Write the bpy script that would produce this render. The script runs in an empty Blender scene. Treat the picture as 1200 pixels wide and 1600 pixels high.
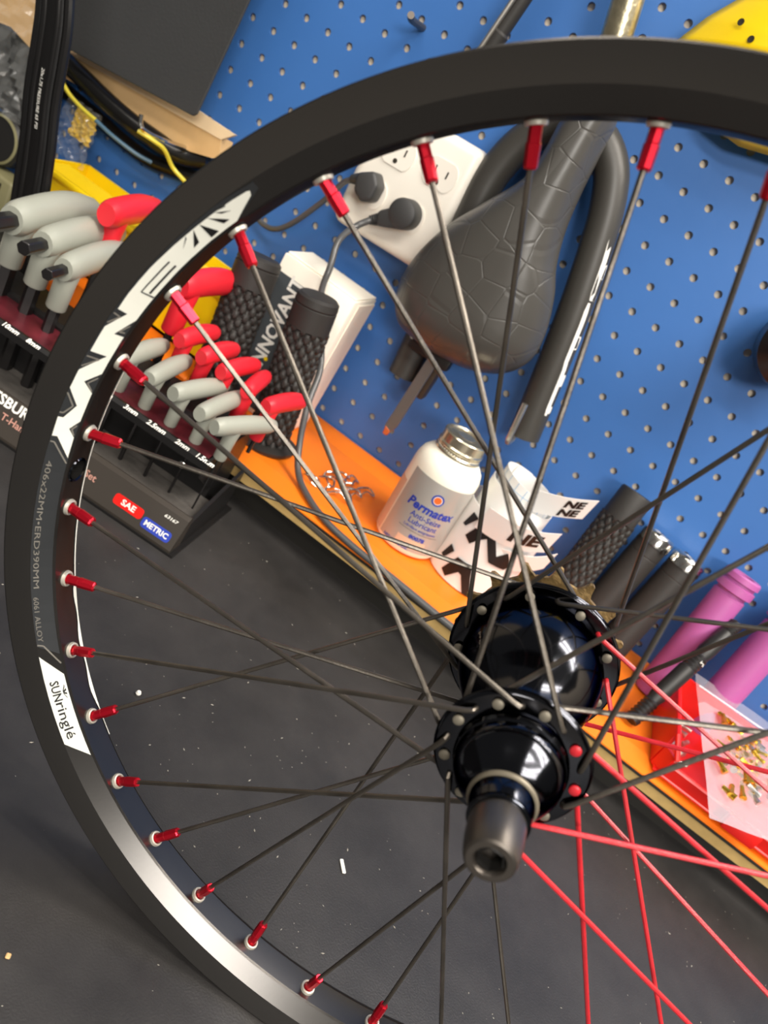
import bpy, bmesh, math, random
from mathutils import Vector, Matrix, Quaternion
random.seed(7)
PI = math.pi
SC = bpy.context.scene
COL = SC.collection

# ------------------------------------------------------------ camera
cam_data = bpy.data.cameras.new('camera')
cam = bpy.data.objects.new('camera', cam_data)
COL.objects.link(cam)
cam.matrix_world = Matrix(((0.791382, -0.599172, 0.121277, 0.0176422),
                           (0.344813, 0.273688, -0.897886, -0.7655529),
                           (0.504796, 0.752388, 0.423194, 0.3657307),
                           (0, 0, 0, 1)))
cam_data.sensor_fit = 'HORIZONTAL'
cam_data.sensor_width = 36.0
cam_data.lens = 36.0 * 1236.3 / 1200
cam_data.clip_start = 0.01
cam_data.dof.use_dof = True
cam_data.dof.focus_distance = 0.40
cam_data.dof.aperture_fstop = 17
SC.camera = cam

# ------------------------------------------------------------ world, lights, exposure
world = bpy.data.worlds.new('room_light')
SC.world = world
world.use_nodes = True
wn = world.node_tree
wn.nodes['Background'].inputs[0].default_value = (1.0, 0.96, 0.92, 1)
wn.nodes['Background'].inputs[1].default_value = 0.09

def area(name, loc, target, sx, sy, power, color=(1, 0.93, 0.84)):
    d = bpy.data.lights.new(name, 'AREA')
    d.shape = 'RECTANGLE'; d.size = sx; d.size_y = sy; d.energy = power; d.color = color
    o = bpy.data.objects.new(name, d); COL.objects.link(o)
    o.location = loc
    o.rotation_euler = (Vector(target) - Vector(loc)).to_track_quat('-Z', 'Y').to_euler()
    return o
for yy in (-0.34, -0.52, -0.70, -0.98):
    area('ceiling_lamp', (1.05, yy, 2.0), (1.05, yy, 0.0), 1.5, 0.06, 13)
for yy in (0.18, 0.36, 0.54):
    area('ceiling_lamp', (0.85, yy, 2.0), (0.85, yy, 0.0), 1.3, 0.06, 12)
area('ceiling_lamp', (-0.9, -1.9, 2.3), (-0.9, -1.9, 0.0), 1.2, 0.30, 16)
area('ceiling_lamp', (0.6, -3.0, 2.6), (0.6, -3.0, 0.0), 2.4, 0.5, 60)
area('window_light', (2.15, -4.6, 1.85), (0.05, -0.5, 0.05), 1.7, 0.75, 100, (1, 0.96, 0.90))

SC.view_settings.view_transform = 'Standard'
SC.view_settings.look = 'None'
SC.view_settings.gamma = 1
SC.view_settings.use_curve_mapping = False
SC.view_settings.exposure = 0.50

# ------------------------------------------------------------ materials
def lin(c):
    return tuple(((v/255)/12.92 if v/255 <= 0.04045 else ((v/255+0.055)/1.055)**2.4) for v in c)
def mat(name, rgb, rough=0.5, metal=0.0, spec=0.5, bump=0.0, bscale=200, var=0.0, vscale=30, coat=0.0, alpha=None, trans=0.0, aniso=0.0):
    m = bpy.data.materials.new(name); m.use_nodes = True
    nt = m.node_tree; b = nt.nodes['Principled BSDF']
    c = lin(rgb)
    b.inputs['Base Color'].default_value = (*c, 1)
    b.inputs['Roughness'].default_value = rough
    b.inputs['Metallic'].default_value = metal
    b.inputs['Specular IOR Level'].default_value = spec
    b.inputs['Coat Weight'].default_value = coat
    b.inputs['Coat Roughness'].default_value = 0.12
    b.inputs['Transmission Weight'].default_value = trans
    if alpha is not None: b.inputs['Alpha'].default_value = alpha
    tc = nt.nodes.new('ShaderNodeTexCoord')
    if var > 0:
        n = nt.nodes.new('ShaderNodeTexNoise'); n.inputs['Scale'].default_value = vscale; n.inputs['Detail'].default_value = 5
        r = nt.nodes.new('ShaderNodeMapRange'); r.inputs[1].default_value = 0.3; r.inputs[2].default_value = 0.7
        r.inputs[3].default_value = 1-var; r.inputs[4].default_value = 1+var
        mx = nt.nodes.new('ShaderNodeVectorMath'); mx.operation = 'SCALE'; mx.inputs[0].default_value = c
        nt.links.new(tc.outputs['Object'], n.inputs['Vector']); nt.links.new(n.outputs[0], r.inputs[0])
        nt.links.new(r.outputs[0], mx.inputs['Scale']); nt.links.new(mx.outputs[0], b.inputs['Base Color'])
    if bump > 0:
        n2 = nt.nodes.new('ShaderNodeTexNoise'); n2.inputs['Scale'].default_value = bscale; n2.inputs['Detail'].default_value = 4
        bp = nt.nodes.new('ShaderNodeBump'); bp.inputs['Strength'].default_value = bump; bp.inputs['Distance'].default_value = 0.001
        nt.links.new(tc.outputs['Object'], n2.inputs['Vector']); nt.links.new(n2.outputs[0], bp.inputs['Height'])
        nt.links.new(bp.outputs[0], b.inputs['Normal'])
    return m
M = {}
M['blue'] = mat('blue_paint', (60, 110, 178), 0.40, bump=0.15, bscale=90, var=0.05, vscale=6)
M['cream'] = mat('cream_wall', (222, 205, 178), 0.8)
M['anod'] = mat('black_anodized', (8, 8, 8), 0.24, spec=1.0, bump=0.01, bscale=900)
M['gloss_black'] = mat('gloss_black', (6, 7, 10), 0.12, spec=0.5)
M['satin_black'] = mat('satin_black', (30, 29, 28), 0.45)
M['spoke'] = mat('dark_steel', (104, 98, 90), 0.34, metal=0.85, bump=0.1, bscale=900, var=0.25, vscale=60)
M['red_spoke'] = mat('red_spoke', (200, 38, 48), 0.35, spec=0.6, bump=0.1, bscale=900, var=0.12, vscale=120)
M['red_alu'] = mat('red_anodized', (205, 25, 45), 0.28, metal=0.75)
M['silver'] = mat('silver', (205, 200, 190), 0.28, metal=0.9)
M['eyelet'] = mat('eyelet_steel', (205, 200, 186), 0.42, metal=0.55)
M['seal'] = mat('seal_tan', (120, 112, 96), 0.45, metal=0.4)
M['chrome'] = mat('chrome', (215, 212, 205), 0.15, metal=1.0)
M['rivet'] = mat('dull_steel', (140, 133, 118), 0.5, metal=0.5)
M['titan'] = mat('bolt_steel', (98, 92, 86), 0.35, metal=0.85)
M['bronze'] = mat('bronze', (158, 130, 84), 0.5, metal=0.6, bump=0.4, bscale=700, var=0.45, vscale=320)
M['white_st'] = mat('white_vinyl', (238, 238, 226), 0.4)
M['panel_st'] = mat('dark_vinyl', (42, 44, 46), 0.45)
M['ink'] = mat('black_ink', (16, 16, 18), 0.5)
M['grey_ink'] = mat('grey_ink', (120, 116, 108), 0.5)
M['orange'] = mat('orange_plastic', (250, 128, 22), 0.5, var=0.04, vscale=12)
M['yellow'] = mat('yellow_plastic', (250, 212, 8), 0.4)
M['redplast'] = mat('red_plastic', (226, 30, 24), 0.32)
M['t_red'] = mat('red_vinyl', (226, 38, 52), 0.42)
M['t_grey'] = mat('grey_vinyl', (158, 160, 148), 0.45, bump=0.05)
M['hexsteel'] = mat('hex_steel', (62, 60, 60), 0.3, metal=0.8)
M['holder'] = mat('black_steel', (24, 23, 23), 0.4, bump=0.05)
M['foam'] = mat('black_foam', (74, 70, 66), 0.9, bump=0.9, bscale=160, var=0.2, vscale=90)
M['label_dk'] = mat('label_dark', (52, 46, 40), 0.5)
M['maroon'] = mat('maroon_strip', (84, 28, 36), 0.35, var=0.5, vscale=60)
M['text_w'] = mat('white_print', (240, 238, 230), 0.5)
M['text_pink'] = mat('pink_print', (190, 140, 125), 0.5)
M['blue_pr'] = mat('blue_print', (38, 62, 170), 0.5)
M['rub'] = mat('rubber', (46, 44, 42), 0.55, spec=0.4, bump=0.1, bscale=300)
M['rub_dk'] = mat('dark_rubber', (16, 15, 15), 0.30, bump=0.15, bscale=60)
M['tube_grey'] = mat('padded_black', (62, 60, 56), 0.42)
M['cable'] = mat('grey_cable', (84, 84, 84), 0.25)
M['plug'] = mat('plug_rubber', (58, 58, 58), 0.5)
M['ivory'] = mat('ivory_plastic', (240, 234, 222), 0.35)
M['slot'] = mat('slot_dark', (40, 34, 20), 0.7)
M['olive'] = mat('olive_plastic', (120, 116, 84), 0.5)
M['card_w'] = mat('white_card', (250, 243, 228), 0.6, var=0.03, vscale=20)
M['card_dk'] = mat('card_grey_print', (68, 74, 78), 0.5)
M['kraft'] = mat('kraft_card', (208, 170, 118), 0.8, var=0.05, vscale=60)
M['kraft2'] = mat('kraft_light', (226, 200, 162), 0.8, var=0.04, vscale=60)
M['sheet'] = mat('charcoal_sheet', (50, 51, 52), 0.7, bump=0.2, bscale=400, var=0.05, vscale=15)
M['bottle'] = mat('white_plastic', (250, 246, 228), 0.35)
M['lab_grey'] = mat('label_grey', (182, 180, 174), 0.35, metal=0.25)
M['o_print'] = mat('orange_print', (240, 110, 40), 0.5)
M['tan_pr'] = mat('tan_print', (226, 188, 160), 0.5)
M['cap'] = mat('tin_cap', (214, 204, 178), 0.25, metal=0.9, bump=0.2, bscale=120)
M['paper'] = mat('sticker_paper', (244, 242, 238), 0.6)
M['paper_bl'] = mat('paper_blue_line', (150, 190, 225), 0.6)
M['pink'] = mat('purple_rubber', (172, 88, 152), 0.5)
M['tan_edge'] = mat('plywood_edge', (190, 158, 98), 0.7, var=0.12, vscale=70)
M['lam'] = mat('black_laminate', (30, 28, 24), 0.5)
M['brown'] = mat('brown_steel', (74, 62, 50), 0.45, metal=0.3)
M['brass'] = mat('brass', (235, 185, 60), 0.25, metal=0.9)
M['orange_tip'] = mat('orange_tip', (190, 90, 40), 0.5)
M['floorm'] = mat('concrete', (120, 115, 108), 0.8, var=0.1)
M['zip'] = mat('clear_bag', (240, 238, 244), 0.15, alpha=0.22, spec=0.8)
M['film'] = mat('clear_film', (180, 182, 180), 0.08, alpha=0.16, spec=0.9, bump=0.8, bscale=45)
M['gold_foil'] = mat('yellow_foil', (225, 190, 60), 0.4, var=0.3, vscale=150)
M['yb_wire'] = mat('yellow_wire', (205, 190, 60), 0.4)
M['teal_wire'] = mat('blue_wire', (70, 100, 120), 0.4)

gb = M['gloss_black'].node_tree.nodes['Principled BSDF']
gb.inputs['Metallic'].default_value = 1.0; gb.inputs['Base Color'].default_value = (0.05, 0.052, 0.06, 1); gb.inputs['Specular Tint'].default_value = (0.25, 0.25, 0.28, 1)
an = M['anod'].node_tree.nodes['Principled BSDF']
an.inputs['Metallic'].default_value = 0.85; an.inputs['Base Color'].default_value = (0.078, 0.074, 0.070, 1); an.inputs['Specular Tint'].default_value = (0.12, 0.11, 0.11, 1)
# bench mat: dark vinyl, dusty and smudged
mb = mat('bench_mat', (60, 59, 58), 0.40, spec=0.35, bump=0.16, bscale=900, var=0.0)
nt = mb.node_tree; b = nt.nodes['Principled BSDF']; tc = nt.nodes.new('ShaderNodeTexCoord')
n1 = nt.nodes.new('ShaderNodeTexNoise'); n1.inputs['Scale'].default_value = 9; n1.inputs['Detail'].default_value = 8; n1.inputs['Roughness'].default_value = 0.7
r1 = nt.nodes.new('ShaderNodeValToRGB'); r1.color_ramp.elements[0].position = 0.32; r1.color_ramp.elements[1].position = 0.72
r1.color_ramp.elements[0].color = (*lin((36, 35, 35)), 1); r1.color_ramp.elements[1].color = (*lin((58, 56, 55)), 1)
n2 = nt.nodes.new('ShaderNodeTexNoise'); n2.inputs['Scale'].default_value = 330; n2.inputs['Detail'].default_value = 1
r2 = nt.nodes.new('ShaderNodeValToRGB'); r2.color_ramp.elements[0].position = 0.79; r2.color_ramp.elements[1].position = 0.83
mx = nt.nodes.new('ShaderNodeMixRGB'); mx.inputs[2].default_value = (*lin((150, 145, 135)), 1)
nt.links.new(tc.outputs['Object'], n1.inputs[0]); nt.links.new(n1.outputs[0], r1.inputs[0])
nt.links.new(tc.outputs['Object'], n2.inputs[0]); nt.links.new(n2.outputs[0], r2.inputs[0])
nt.links.new(r2.outputs[0], mx.inputs[0]); nt.links.new(r1.outputs[0], mx.inputs[1]); nt.links.new(mx.outputs[0], b.inputs['Base Color'])
M['bench'] = mb
# saddle: embossed hexagon cover
ms = mat('saddle_cover', (72, 70, 66), 0.36, spec=0.6)
nt = ms.node_tree; b = nt.nodes['Principled BSDF']; tc = nt.nodes.new('ShaderNodeTexCoord')
mp = nt.nodes.new('ShaderNodeMapping'); mp.inputs['Scale'].default_value = (1, 0.2, 1)
v = nt.nodes.new('ShaderNodeTexVoronoi'); v.feature = 'DISTANCE_TO_EDGE'; v.inputs['Scale'].default_value = 40; v.inputs['Randomness'].default_value = 0.45
r = nt.nodes.new('ShaderNodeMapRange'); r.inputs[1].default_value = 0.0; r.inputs[2].default_value = 0.035
bp = nt.nodes.new('ShaderNodeBump'); bp.inputs['Strength'].default_value = 0.35; bp.inputs['Distance'].default_value = 0.0008
n3 = nt.nodes.new('ShaderNodeTexNoise'); n3.inputs['Scale'].default_value = 28
nt.links.new(tc.outputs['Object'], mp.inputs[0]); nt.links.new(mp.outputs[0], v.inputs['Vector']); nt.links.new(v.outputs['Distance'], r.inputs[0])
ad = nt.nodes.new('ShaderNodeMath'); ad.operation = 'ADD'; sc_ = nt.nodes.new('ShaderNodeMath'); sc_.operation = 'MULTIPLY'; sc_.inputs[1].default_value = 1.2
nt.links.new(tc.outputs['Object'], n3.inputs[0]); nt.links.new(n3.outputs[0], sc_.inputs[0]); nt.links.new(sc_.outputs[0], ad.inputs[1])
nt.links.new(r.outputs[0], ad.inputs[0]); nt.links.new(ad.outputs[0], bp.inputs['Height']); nt.links.new(bp.outputs[0], b.inputs['Normal'])
M['saddle'] = ms

# ------------------------------------------------------------ helpers
ORG = {}
def tagit(o, label=None, cat=None, group=None, kind=None):
    if label: o['label'] = label
    if cat: o['category'] = cat
    if group: o['group'] = group
    if kind: o['kind'] = kind
    return o
def thing(name, label, cat, loc, group=None):
    o = bpy.data.objects.new(name, None); COL.objects.link(o); o.location = loc
    o.empty_display_size = 0.02
    ORG[o.name] = Vector(loc)
    return tagit(o, label, cat, group)
def obj(name, geo, m, parent=None, smooth=True, angle=0.6, label=None, loc=None, flip=False):
    V, F = geo
    if parent is not None: org = ORG[parent.name]
    elif loc is not None: org = Vector(loc)
    else:
        n = len(V); xs = [p[0] for p in V]; ys = [p[1] for p in V]; zs = [p[2] for p in V]
        org = Vector(((min(xs)+max(xs))/2, (min(ys)+max(ys))/2, min(zs)))
    me = bpy.data.meshes.new(name)
    me.from_pydata([Vector(p)-org for p in V], [], F)
    bm = bmesh.new(); bm.from_mesh(me); bmesh.ops.recalc_face_normals(bm, faces=bm.faces)
    if flip: bmesh.ops.reverse_faces(bm, faces=bm.faces)
    bm.to_mesh(me); bm.free()
    me.materials.append(m)
    if smooth:
        me.shade_smooth(); me.set_sharp_from_angle(angle=angle)
    o = bpy.data.objects.new(name, me); COL.objects.link(o)
    if parent is not None: o.parent = parent
    else: o.location = org
    ORG[o.name] = org
    if label: o['label'] = label
    return o
def join(*gs):
    V = []; F = []
    for g in gs:
        k = len(V); V += list(g[0]); F += [tuple(i+k for i in f) for f in g[1]]
    return V, F
def box(c, s, rz=0.0, R=None):
    hx, hy, hz = s[0]/2, s[1]/2, s[2]/2
    R = R or Matrix.Rotation(rz, 3, 'Z')
    V = [Vector(c)+R @ Vector((x*hx, y*hy, z*hz)) for x in (-1, 1) for y in (-1, 1) for z in (-1, 1)]
    return V, [(0, 1, 3, 2), (4, 6, 7, 5), (0, 4, 5, 1), (2, 3, 7, 6), (0, 2, 6, 4), (1, 5, 7, 3)]
def bev(geo, w=0.002, seg=2):
    bm = bmesh.new(); vs = [bm.verts.new(p) for p in geo[0]]
    for f in geo[1]: bm.faces.new([vs[i] for i in f])
    bmesh.ops.recalc_face_normals(bm, faces=bm.faces)
    bmesh.ops.bevel(bm, geom=list(bm.edges), offset=w, segments=seg, affect='EDGES', profile=0.5)
    bm.verts.index_update()
    V = [v.co.copy() for v in bm.verts]; F = [tuple(v.index for v in f.verts) for f in bm.faces]; bm.free()
    return V, F
def rbox(c, s, w=0.002, seg=2, rz=0.0, R=None): return bev(box(c, s, rz, R), w, seg)
def frame(d):
    d = Vector(d).normalized(); a = Vector((0, 0, 1)) if abs(d.z) < 0.9 else Vector((1, 0, 0))
    u = a.cross(d).normalized(); return u, d.cross(u), d
def catmull(P, n=6, closed=False):
    P = [Vector(p) for p in P]; out = []; N = len(P)
    rng = range(N) if closed else range(N-1)
    for i in rng:
        p0 = P[i-1] if (i > 0 or closed) else P[0]*2-P[1]
        p1 = P[i]; p2 = P[(i+1) % N]; p3 = P[(i+2) % N] if (i+2 < N or closed) else P[-1]*2-P[-2]
        for k in range(n):
            t = k/n
            out.append(0.5*((2*p1)+(p2-p0)*t+(2*p0-5*p1+4*p2-p3)*t*t+(3*p1-p0-3*p2+p3)*t**3))
    if not closed: out.append(P[-1])
    return out
def tube(P, r, n=10, caps=True, closed=False, ell=1.0, up=None):
    P = [Vector(p) for p in P]; N = len(P)
    R = r if isinstance(r, (list, tuple)) else [r]*N
    V = []; F = []
    T = []
    for i in range(N):
        if closed: t = P[(i+1) % N]-P[i-1]
        else: t = P[min(i+1, N-1)]-P[max(i-1, 0)]
        T.append(t.normalized())
    if up is not None:
        u = Vector(up); u = (u-T[0]*u.dot(T[0])).normalized()
    else: u, _, _ = frame(T[0])
    for i in range(N):
        u = (u-T[i]*u.dot(T[i])).normalized(); w = T[i].cross(u)
        for k in range(n):
            a = 2*PI*k/n
            V.append(P[i]+u*(R[i]*math.cos(a))+w*(R[i]*ell*math.sin(a)))
    M_ = N if closed else N-1
    for i in range(M_):
        j = (i+1) % N
        for k in range(n):
            F.append((i*n+k, i*n+(k+1) % n, j*n+(k+1) % n, j*n+k))
    if caps and not closed:
        F.append(tuple(range(n-1, -1, -1))); F.append(tuple((N-1)*n+k for k in range(n)))
    return V, F
def lathe(o, d, prof, n=32, closed=False):
    u, w, d = frame(d); o = Vector(o); V = []; F = []; rings = []
    for (h, r) in prof:
        if r < 1e-7: rings.append([len(V)]); V.append(o+d*h)
        else:
            rings.append([len(V)+k for k in range(n)])
            for k in range(n):
                a = 2*PI*k/n; V.append(o+d*h+u*(r*math.cos(a))+w*(r*math.sin(a)))
    L = len(rings)
    for i in range(L if closed else L-1):
        A = rings[i]; B = rings[(i+1) % L]
        for k in range(n):
            k2 = (k+1) % n
            if len(A) == 1 and len(B) == 1: continue
            if len(A) == 1: F.append((A[0], B[k], B[k2]))
            elif len(B) == 1: F.append((A[k], A[k2], B[0]))
            else: F.append((A[k], A[k2], B[k2], B[k]))
    return V, F
def prism(P, off):
    P = [Vector(p) for p in P]; off = Vector(off); n = len(P)
    return P+[p+off for p in P], [tuple(range(n-1, -1, -1)), tuple(range(n, 2*n))]+[(i, (i+1) % n, (i+1) % n+n, i+n) for i in range(n)]
def flat2d(polys, cut=None):
    """polygons in 2D -> triangulated (V2,F), cut every `cut` along u so that it can follow a curve"""
    bm = bmesh.new()
    for P in polys:
        try: bm.faces.new([bm.verts.new((u, v, 0)) for u, v in P])
        except ValueError: pass
    bmesh.ops.triangulate(bm, faces=bm.faces)
    if cut:
        us = [v.co.x for v in bm.verts]; a = math.floor(min(us)/cut)*cut
        while a < max(us):
            a += cut
            bmesh.ops.bisect_plane(bm, geom=bm.verts[:]+bm.edges[:]+bm.faces[:], plane_co=(a, 0, 0), plane_no=(1, 0, 0))
    bm.verts.index_update()
    V = [(v.co.x, v.co.y) for v in bm.verts]; F = [tuple(v.index for v in f.verts) for f in bm.faces]; bm.free()
    return V, F
def mapto(geo, fn): return [fn(u, v) for u, v in geo[0]], geo[1]
TXT = {}
def text2d(s, size=1.0, sx=1.0, bold=0.0, align='CENTER'):
    key = (s, bold, align)
    if key not in TXT:
        cd = bpy.data.curves.new('t', 'FONT'); cd.body = s; cd.align_x = align; cd.align_y = 'CENTER'; cd.size = 1.0
        cd.resolution_u = 2; cd.offset = bold
        to = bpy.data.objects.new('t', cd); COL.objects.link(to)
        dg = bpy.context.evaluated_depsgraph_get(); me = to.evaluated_get(dg).to_mesh()
        V = [(v.co.x, v.co.y) for v in me.vertices]; F = [tuple(p.vertices) for p in me.polygons]
        to.evaluated_get(dg).to_mesh_clear()
        bpy.data.objects.remove(to); bpy.data.curves.remove(cd)
        TXT[key] = (V, F)
    V, F = TXT[key]
    return [(u*size*sx, v*size) for u, v in V], F
def textplane(s, size, o, U, W, sx=1.0, bold=0.0, shear=0.0, align='CENTER'):
    g = text2d(s, size, sx, bold, align); o = Vector(o); U = Vector(U).normalized(); W = Vector(W).normalized()
    return mapto(g, lambda u, v: o+U*(u+shear*v)+W*v)
def disc(o, d, r, n=16): return lathe(o, d, [(0, 0), (0, r)], n)

# ============================================================ THE SETTING
floor = obj('floor', box((0, -2, -0.93), (6, 6, 0.04)), M['floorm'], smooth=False); tagit(floor, kind='structure')
wallb = obj('wall_back', box((0, 0.0350, 0.10), (3.2, 0.06, 2.02)), M['cream'], smooth=False); tagit(wallb, kind='structure')

# ------------------------------------------------------------ pegboard with real holes
def pegboard():
    V = []; F = []; S = 0.0254; n = 12; r = 0.0035; t = 0.0038
    for i in range(-34, 30):
        for j in range(-28, 16):
            cx, cz = S*i, 0.389-S*j; b0 = len(V)
            if cz - S/2 < -0.02: continue
            for k in range(n):
                a = 2*PI*(k+0.5)/n; V.append((cx+r*math.cos(a), 0, cz+r*math.sin(a)))
            for k in range(n):
                a = 2*PI*(k+0.5)/n; V.append((cx+r*math.cos(a), t, cz+r*math.sin(a)))
            h = S/2
            for k in range(n):
                a = 2*PI*(k+0.5)/n; c, s = math.cos(a), math.sin(a); q = h/max(abs(c), abs(s)); V.append((cx+q*c, 0, cz+q*s))
            cor = [(h, h, 1), (-h, h, 4), (-h, -h, 7), (h, -h, 10)]
            for (x, z, k) in cor: V.append((cx+x, 0, cz+z))
            for k in range(n):
                k2 = (k+1) % n
                F.append((b0+k, b0+n+k, b0+n+k2, b0+k2))
                q = [b0+k, b0+k2, b0+2*n+k2, b0+2*n+k]
                if k in (1, 4, 7, 10): q = [b0+k, b0+k2, b0+2*n+k2, b0+3*n+(k-1)//3, b0+2*n+k]
                F.append(tuple(q))
    return V, F
pg = obj('pegboard', pegboard(), M['blue'], smooth=False, loc=(0, 0, 0))
tagit(pg, 'blue painted pegboard panel full of round holes behind the bench', 'pegboard')
# the holes face the room: keep the front normals outward
me = pg.data
if sum(p.normal.y for p in me.polygons) > 0: me.flip_normals()

# ------------------------------------------------------------ workbench and rear shelf
wb = thing('workbench', 'workbench with a dusty dark grey vinyl top in front of the pegboard', 'workbench', (0, -0.5, -0.9))
obj('bench_top', box((0, -0.5, -0.015), (3.0, 1.0, 0.03)), M['bench'], wb, smooth=False)
for sx in (-1.4, 1.4):
    for sy in (-0.95, -0.06): obj('leg', box((sx, sy, -0.47), (0.07, 0.07, 0.88)), M['satin_black'], wb, smooth=False)
dg_ = []
random.seed(3)
for i in range(520):
    x = random.uniform(-0.35, 0.45); y = random.uniform(-0.68, -0.2)
    s = random.choice([0.0002, 0.0003, 0.0003, 0.0005]); l = s*random.uniform(1, 3.0); a = random.uniform(0, PI)
    c, q = math.cos(a), math.sin(a)
    b0 = [(x+c*l, y+q*l, 0.0002), (x-q*s, y+c*s, 0.0002), (x-c*l, y-q*l, 0.0002), (x+q*s, y-c*s, 0.0002), (x, y, 0.0002+s*0.8)]
    dg_.append((b0, [(0, 1, 4), (1, 2, 4), (2, 3, 4), (3, 0, 4)]))
dust = obj('dust', join(*dg_), mat('dust', (150, 146, 136), 0.8), smooth=False)
tagit(dust, 'scattered pale dust and grit on the dark bench top', 'dust', kind='stuff')
obj_w = []
def fleck(x, y, l, a, name='scrap', label='', m='text_w'):
    c, q = math.cos(a), math.sin(a); s = 0.0012
    return obj(name, bev(box((x, y, 0.0008), (l, 2*s, 0.0012), a), 0.0004, 1), M[m], None)
f = fleck(0.0667, -0.414, 0.009, -0.9); tagit(f, 'white paper sliver lying on the bench below the hub', 'scrap')
f = fleck(-0.0365, -0.5703, 0.0022, 0.4, m='kraft'); tagit(f, 'tan crumb on the bench at the lower left corner', 'scrap')
f = obj('bead', lathe((-0.0937, -0.4126, 0.0), (0, 0, 1), [(0, 0.0012), (0.0012, 0.0018), (0.0026, 0.0012), (0.003, 0)], 12), M['text_w']); tagit(f, 'small white bead on the bench inside the rim beside the lower left eyelets', 'bead')

sh = thing('shelf', 'low black shelf board with a bare plywood front edge behind the bench', 'shelf', (0, -0.09, 0))
obj('board', box((0, -0.0885, 0.0325), (2.6, 0.175, 0.010)), M['tan_edge'], sh, smooth=False)
obj('laminate', box((0, -0.089, 0.0385), (2.6, 0.177, 0.002)), M['lam'], sh, smooth=False, label='thin black laminate skin')
obj('support', box((0, -0.080, 0.01375), (2.6, 0.155, 0.0275)), M['lam'], sh, smooth=False, label='recessed black support')
# orange tray: shallow channel with a sloped front lip
TX0, TX1 = -0.50, 0.47
tp = [(-0.1765, 0.0397), (-0.1765, 0.0408), (-0.153, 0.0450), (-0.028, 0.0440), (-0.006, 0.0500), (-0.003, 0.0500), (-0.003, 0.0397)]
ot = prism([(TX0, y, z) for y, z in tp], (TX1-TX0, 0, 0))
tr = obj('parts_tray', ot, M['orange'], smooth=False); tagit(tr, 'long orange plastic tray lying along the shelf under the bottle and grips', 'tray')

# ============================================================ THE WHEEL
WC = Vector((0.0654, -0.5031, 0.2138))
WR = Matrix(((-0.403379, 0.910718, -0.088756), (-0.035486, 0.081355, 0.996053), (0.914345, 0.404936, -0.000499)))
def WP(r, k, w):
    a = -2*PI*k/36
    return WC+WR @ Vector((r*math.cos(a), r*math.sin(a), w))
AX = WR @ Vector((0, 0, 1))
wheel = thing('bicycle_wheel', 'black bare-rimmed bicycle wheel with red nipples and eight red spokes standing on the bench', 'wheel', (0.0654, -0.5031, 0.0))
half = [(0.1957, 0.0), (0.1959, 0.0060), (0.1964, 0.0070), (0.2030, 0.0125), (0.2070, 0.0136), (0.2110, 0.0146), (0.2130, 0.0151), (0.2136, 0.0148), (0.21355, 0.0138), (0.2125, 0.0134), (0.2110, 0.0136), (0.2100, 0.0130), (0.2060, 0.0118), (0.2040, 0.0080), (0.2030, 0.0)]
prof = [(r, -w) for r, w in half]+[(r, w) for r, w in half[-2:0:-1]]
NS = 288
V = []; F = []
for i in range(NS):
    for r, w in prof: V.append(WP(r, i*36/NS, w))
m_ = len(prof)
for i in range(NS):
    j = (i+1) % NS
    for q in range(m_): F.append((i*m_+q, i*m_+(q+1) % m_, j*m_+(q+1) % m_, j*m_+q))
rim = obj('rim', (V, F), M['anod'], wheel, angle=0.35)
# valve hole bored through the rim bed
ph = WP(0.19, 7.5, 0); dr = (WP(0.21, 7.5, 0)-ph).normalized()
cut = obj('valve_cut', lathe(ph, dr, [(0, 0), (0, 0.0042), (0.03, 0.0042), (0.03, 0)], 24), M['anod'], None, smooth=False, loc=tuple(ORG[wheel.name]))
md = rim.modifiers.new('b', 'BOOLEAN'); md.operation = 'DIFFERENCE'; md.object = cut; md.solver = 'EXACT'
cut.location = ORG[wheel.name]
bpy.context.view_layer.update()
dgp = bpy.context.evaluated_depsgraph_get()
try:
    nm = bpy.data.meshes.new_from_object(rim.evaluated_get(dgp))
    if len(nm.vertices) > 3000: rim.modifiers.clear(); rim.data = nm; rim.data.materials.clear(); rim.data.materials.append(M['anod']); rim.data.shade_smooth(); rim.data.set_sharp_from_angle(angle=0.35)
    else: rim.modifiers.clear()
except Exception as e: rim.modifiers.clear()
bpy.data.objects.remove(cut)
obj('valve_hole_ring', lathe(WP(0.1955, 7.5, 0), dr, [(0, 0.0042), (-0.0003, 0.0050), (0.0003, 0.0054)], 24), M['gloss_black'], wheel)

A_, B_ = Vector((0.1964, -0.0070)), Vector((0.2030, -0.0125))
sd = (B_-A_).normalized(); nr = Vector((-sd.y, sd.x)); nr = nr if nr.x < 0 else -nr
def RS(side=1, off=0.00012):
    def f(k, s):
        p = A_+(B_-A_)*s+nr*off
        return WP(p.x, k, p.y*side)
    return f
def decal(polys, m, name='sticker', off=0.00012, side=1, label=None, parent=None):
    g = flat2d(polys, 0.25)
    return obj(name, mapto(g, RS(side, off)), m, parent or rim, smooth=False, label=label)
SW = [(3.577, .695), (3.61, .739), (3.752, .773), (3.863, .791), (4.177, .823), (4.487, .865), (4.832, .915), (5.198, .921), (5.392, .888), (5.394, .466), (5.633, .922), (5.955, .901), (5.941, .215), (6.204, .951), (6.438, .963), (6.623, .409), (6.805, .755), (6.808, .973), (7.051, .949), (7.043, .736), (7.288, .05), (7.017, .063), (6.921, .371), (6.797, .036), (6.423, .05), (6.314, .551), (6.157, .043), (5.65, .05), (5.664, .447), (5.411, .031), (5.1, .038), (4.661, .05), (4.219, .05), (3.872, .03), (3.599, .526)]
decal([[(3.5, 0.6), (3.5, 0.9), (3.9, .985), (9.80, .985), (9.95, .03), (3.85, 0.03)]], M['panel_st'], label='dark grey vinyl sticker band', off=0.0001)
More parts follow.
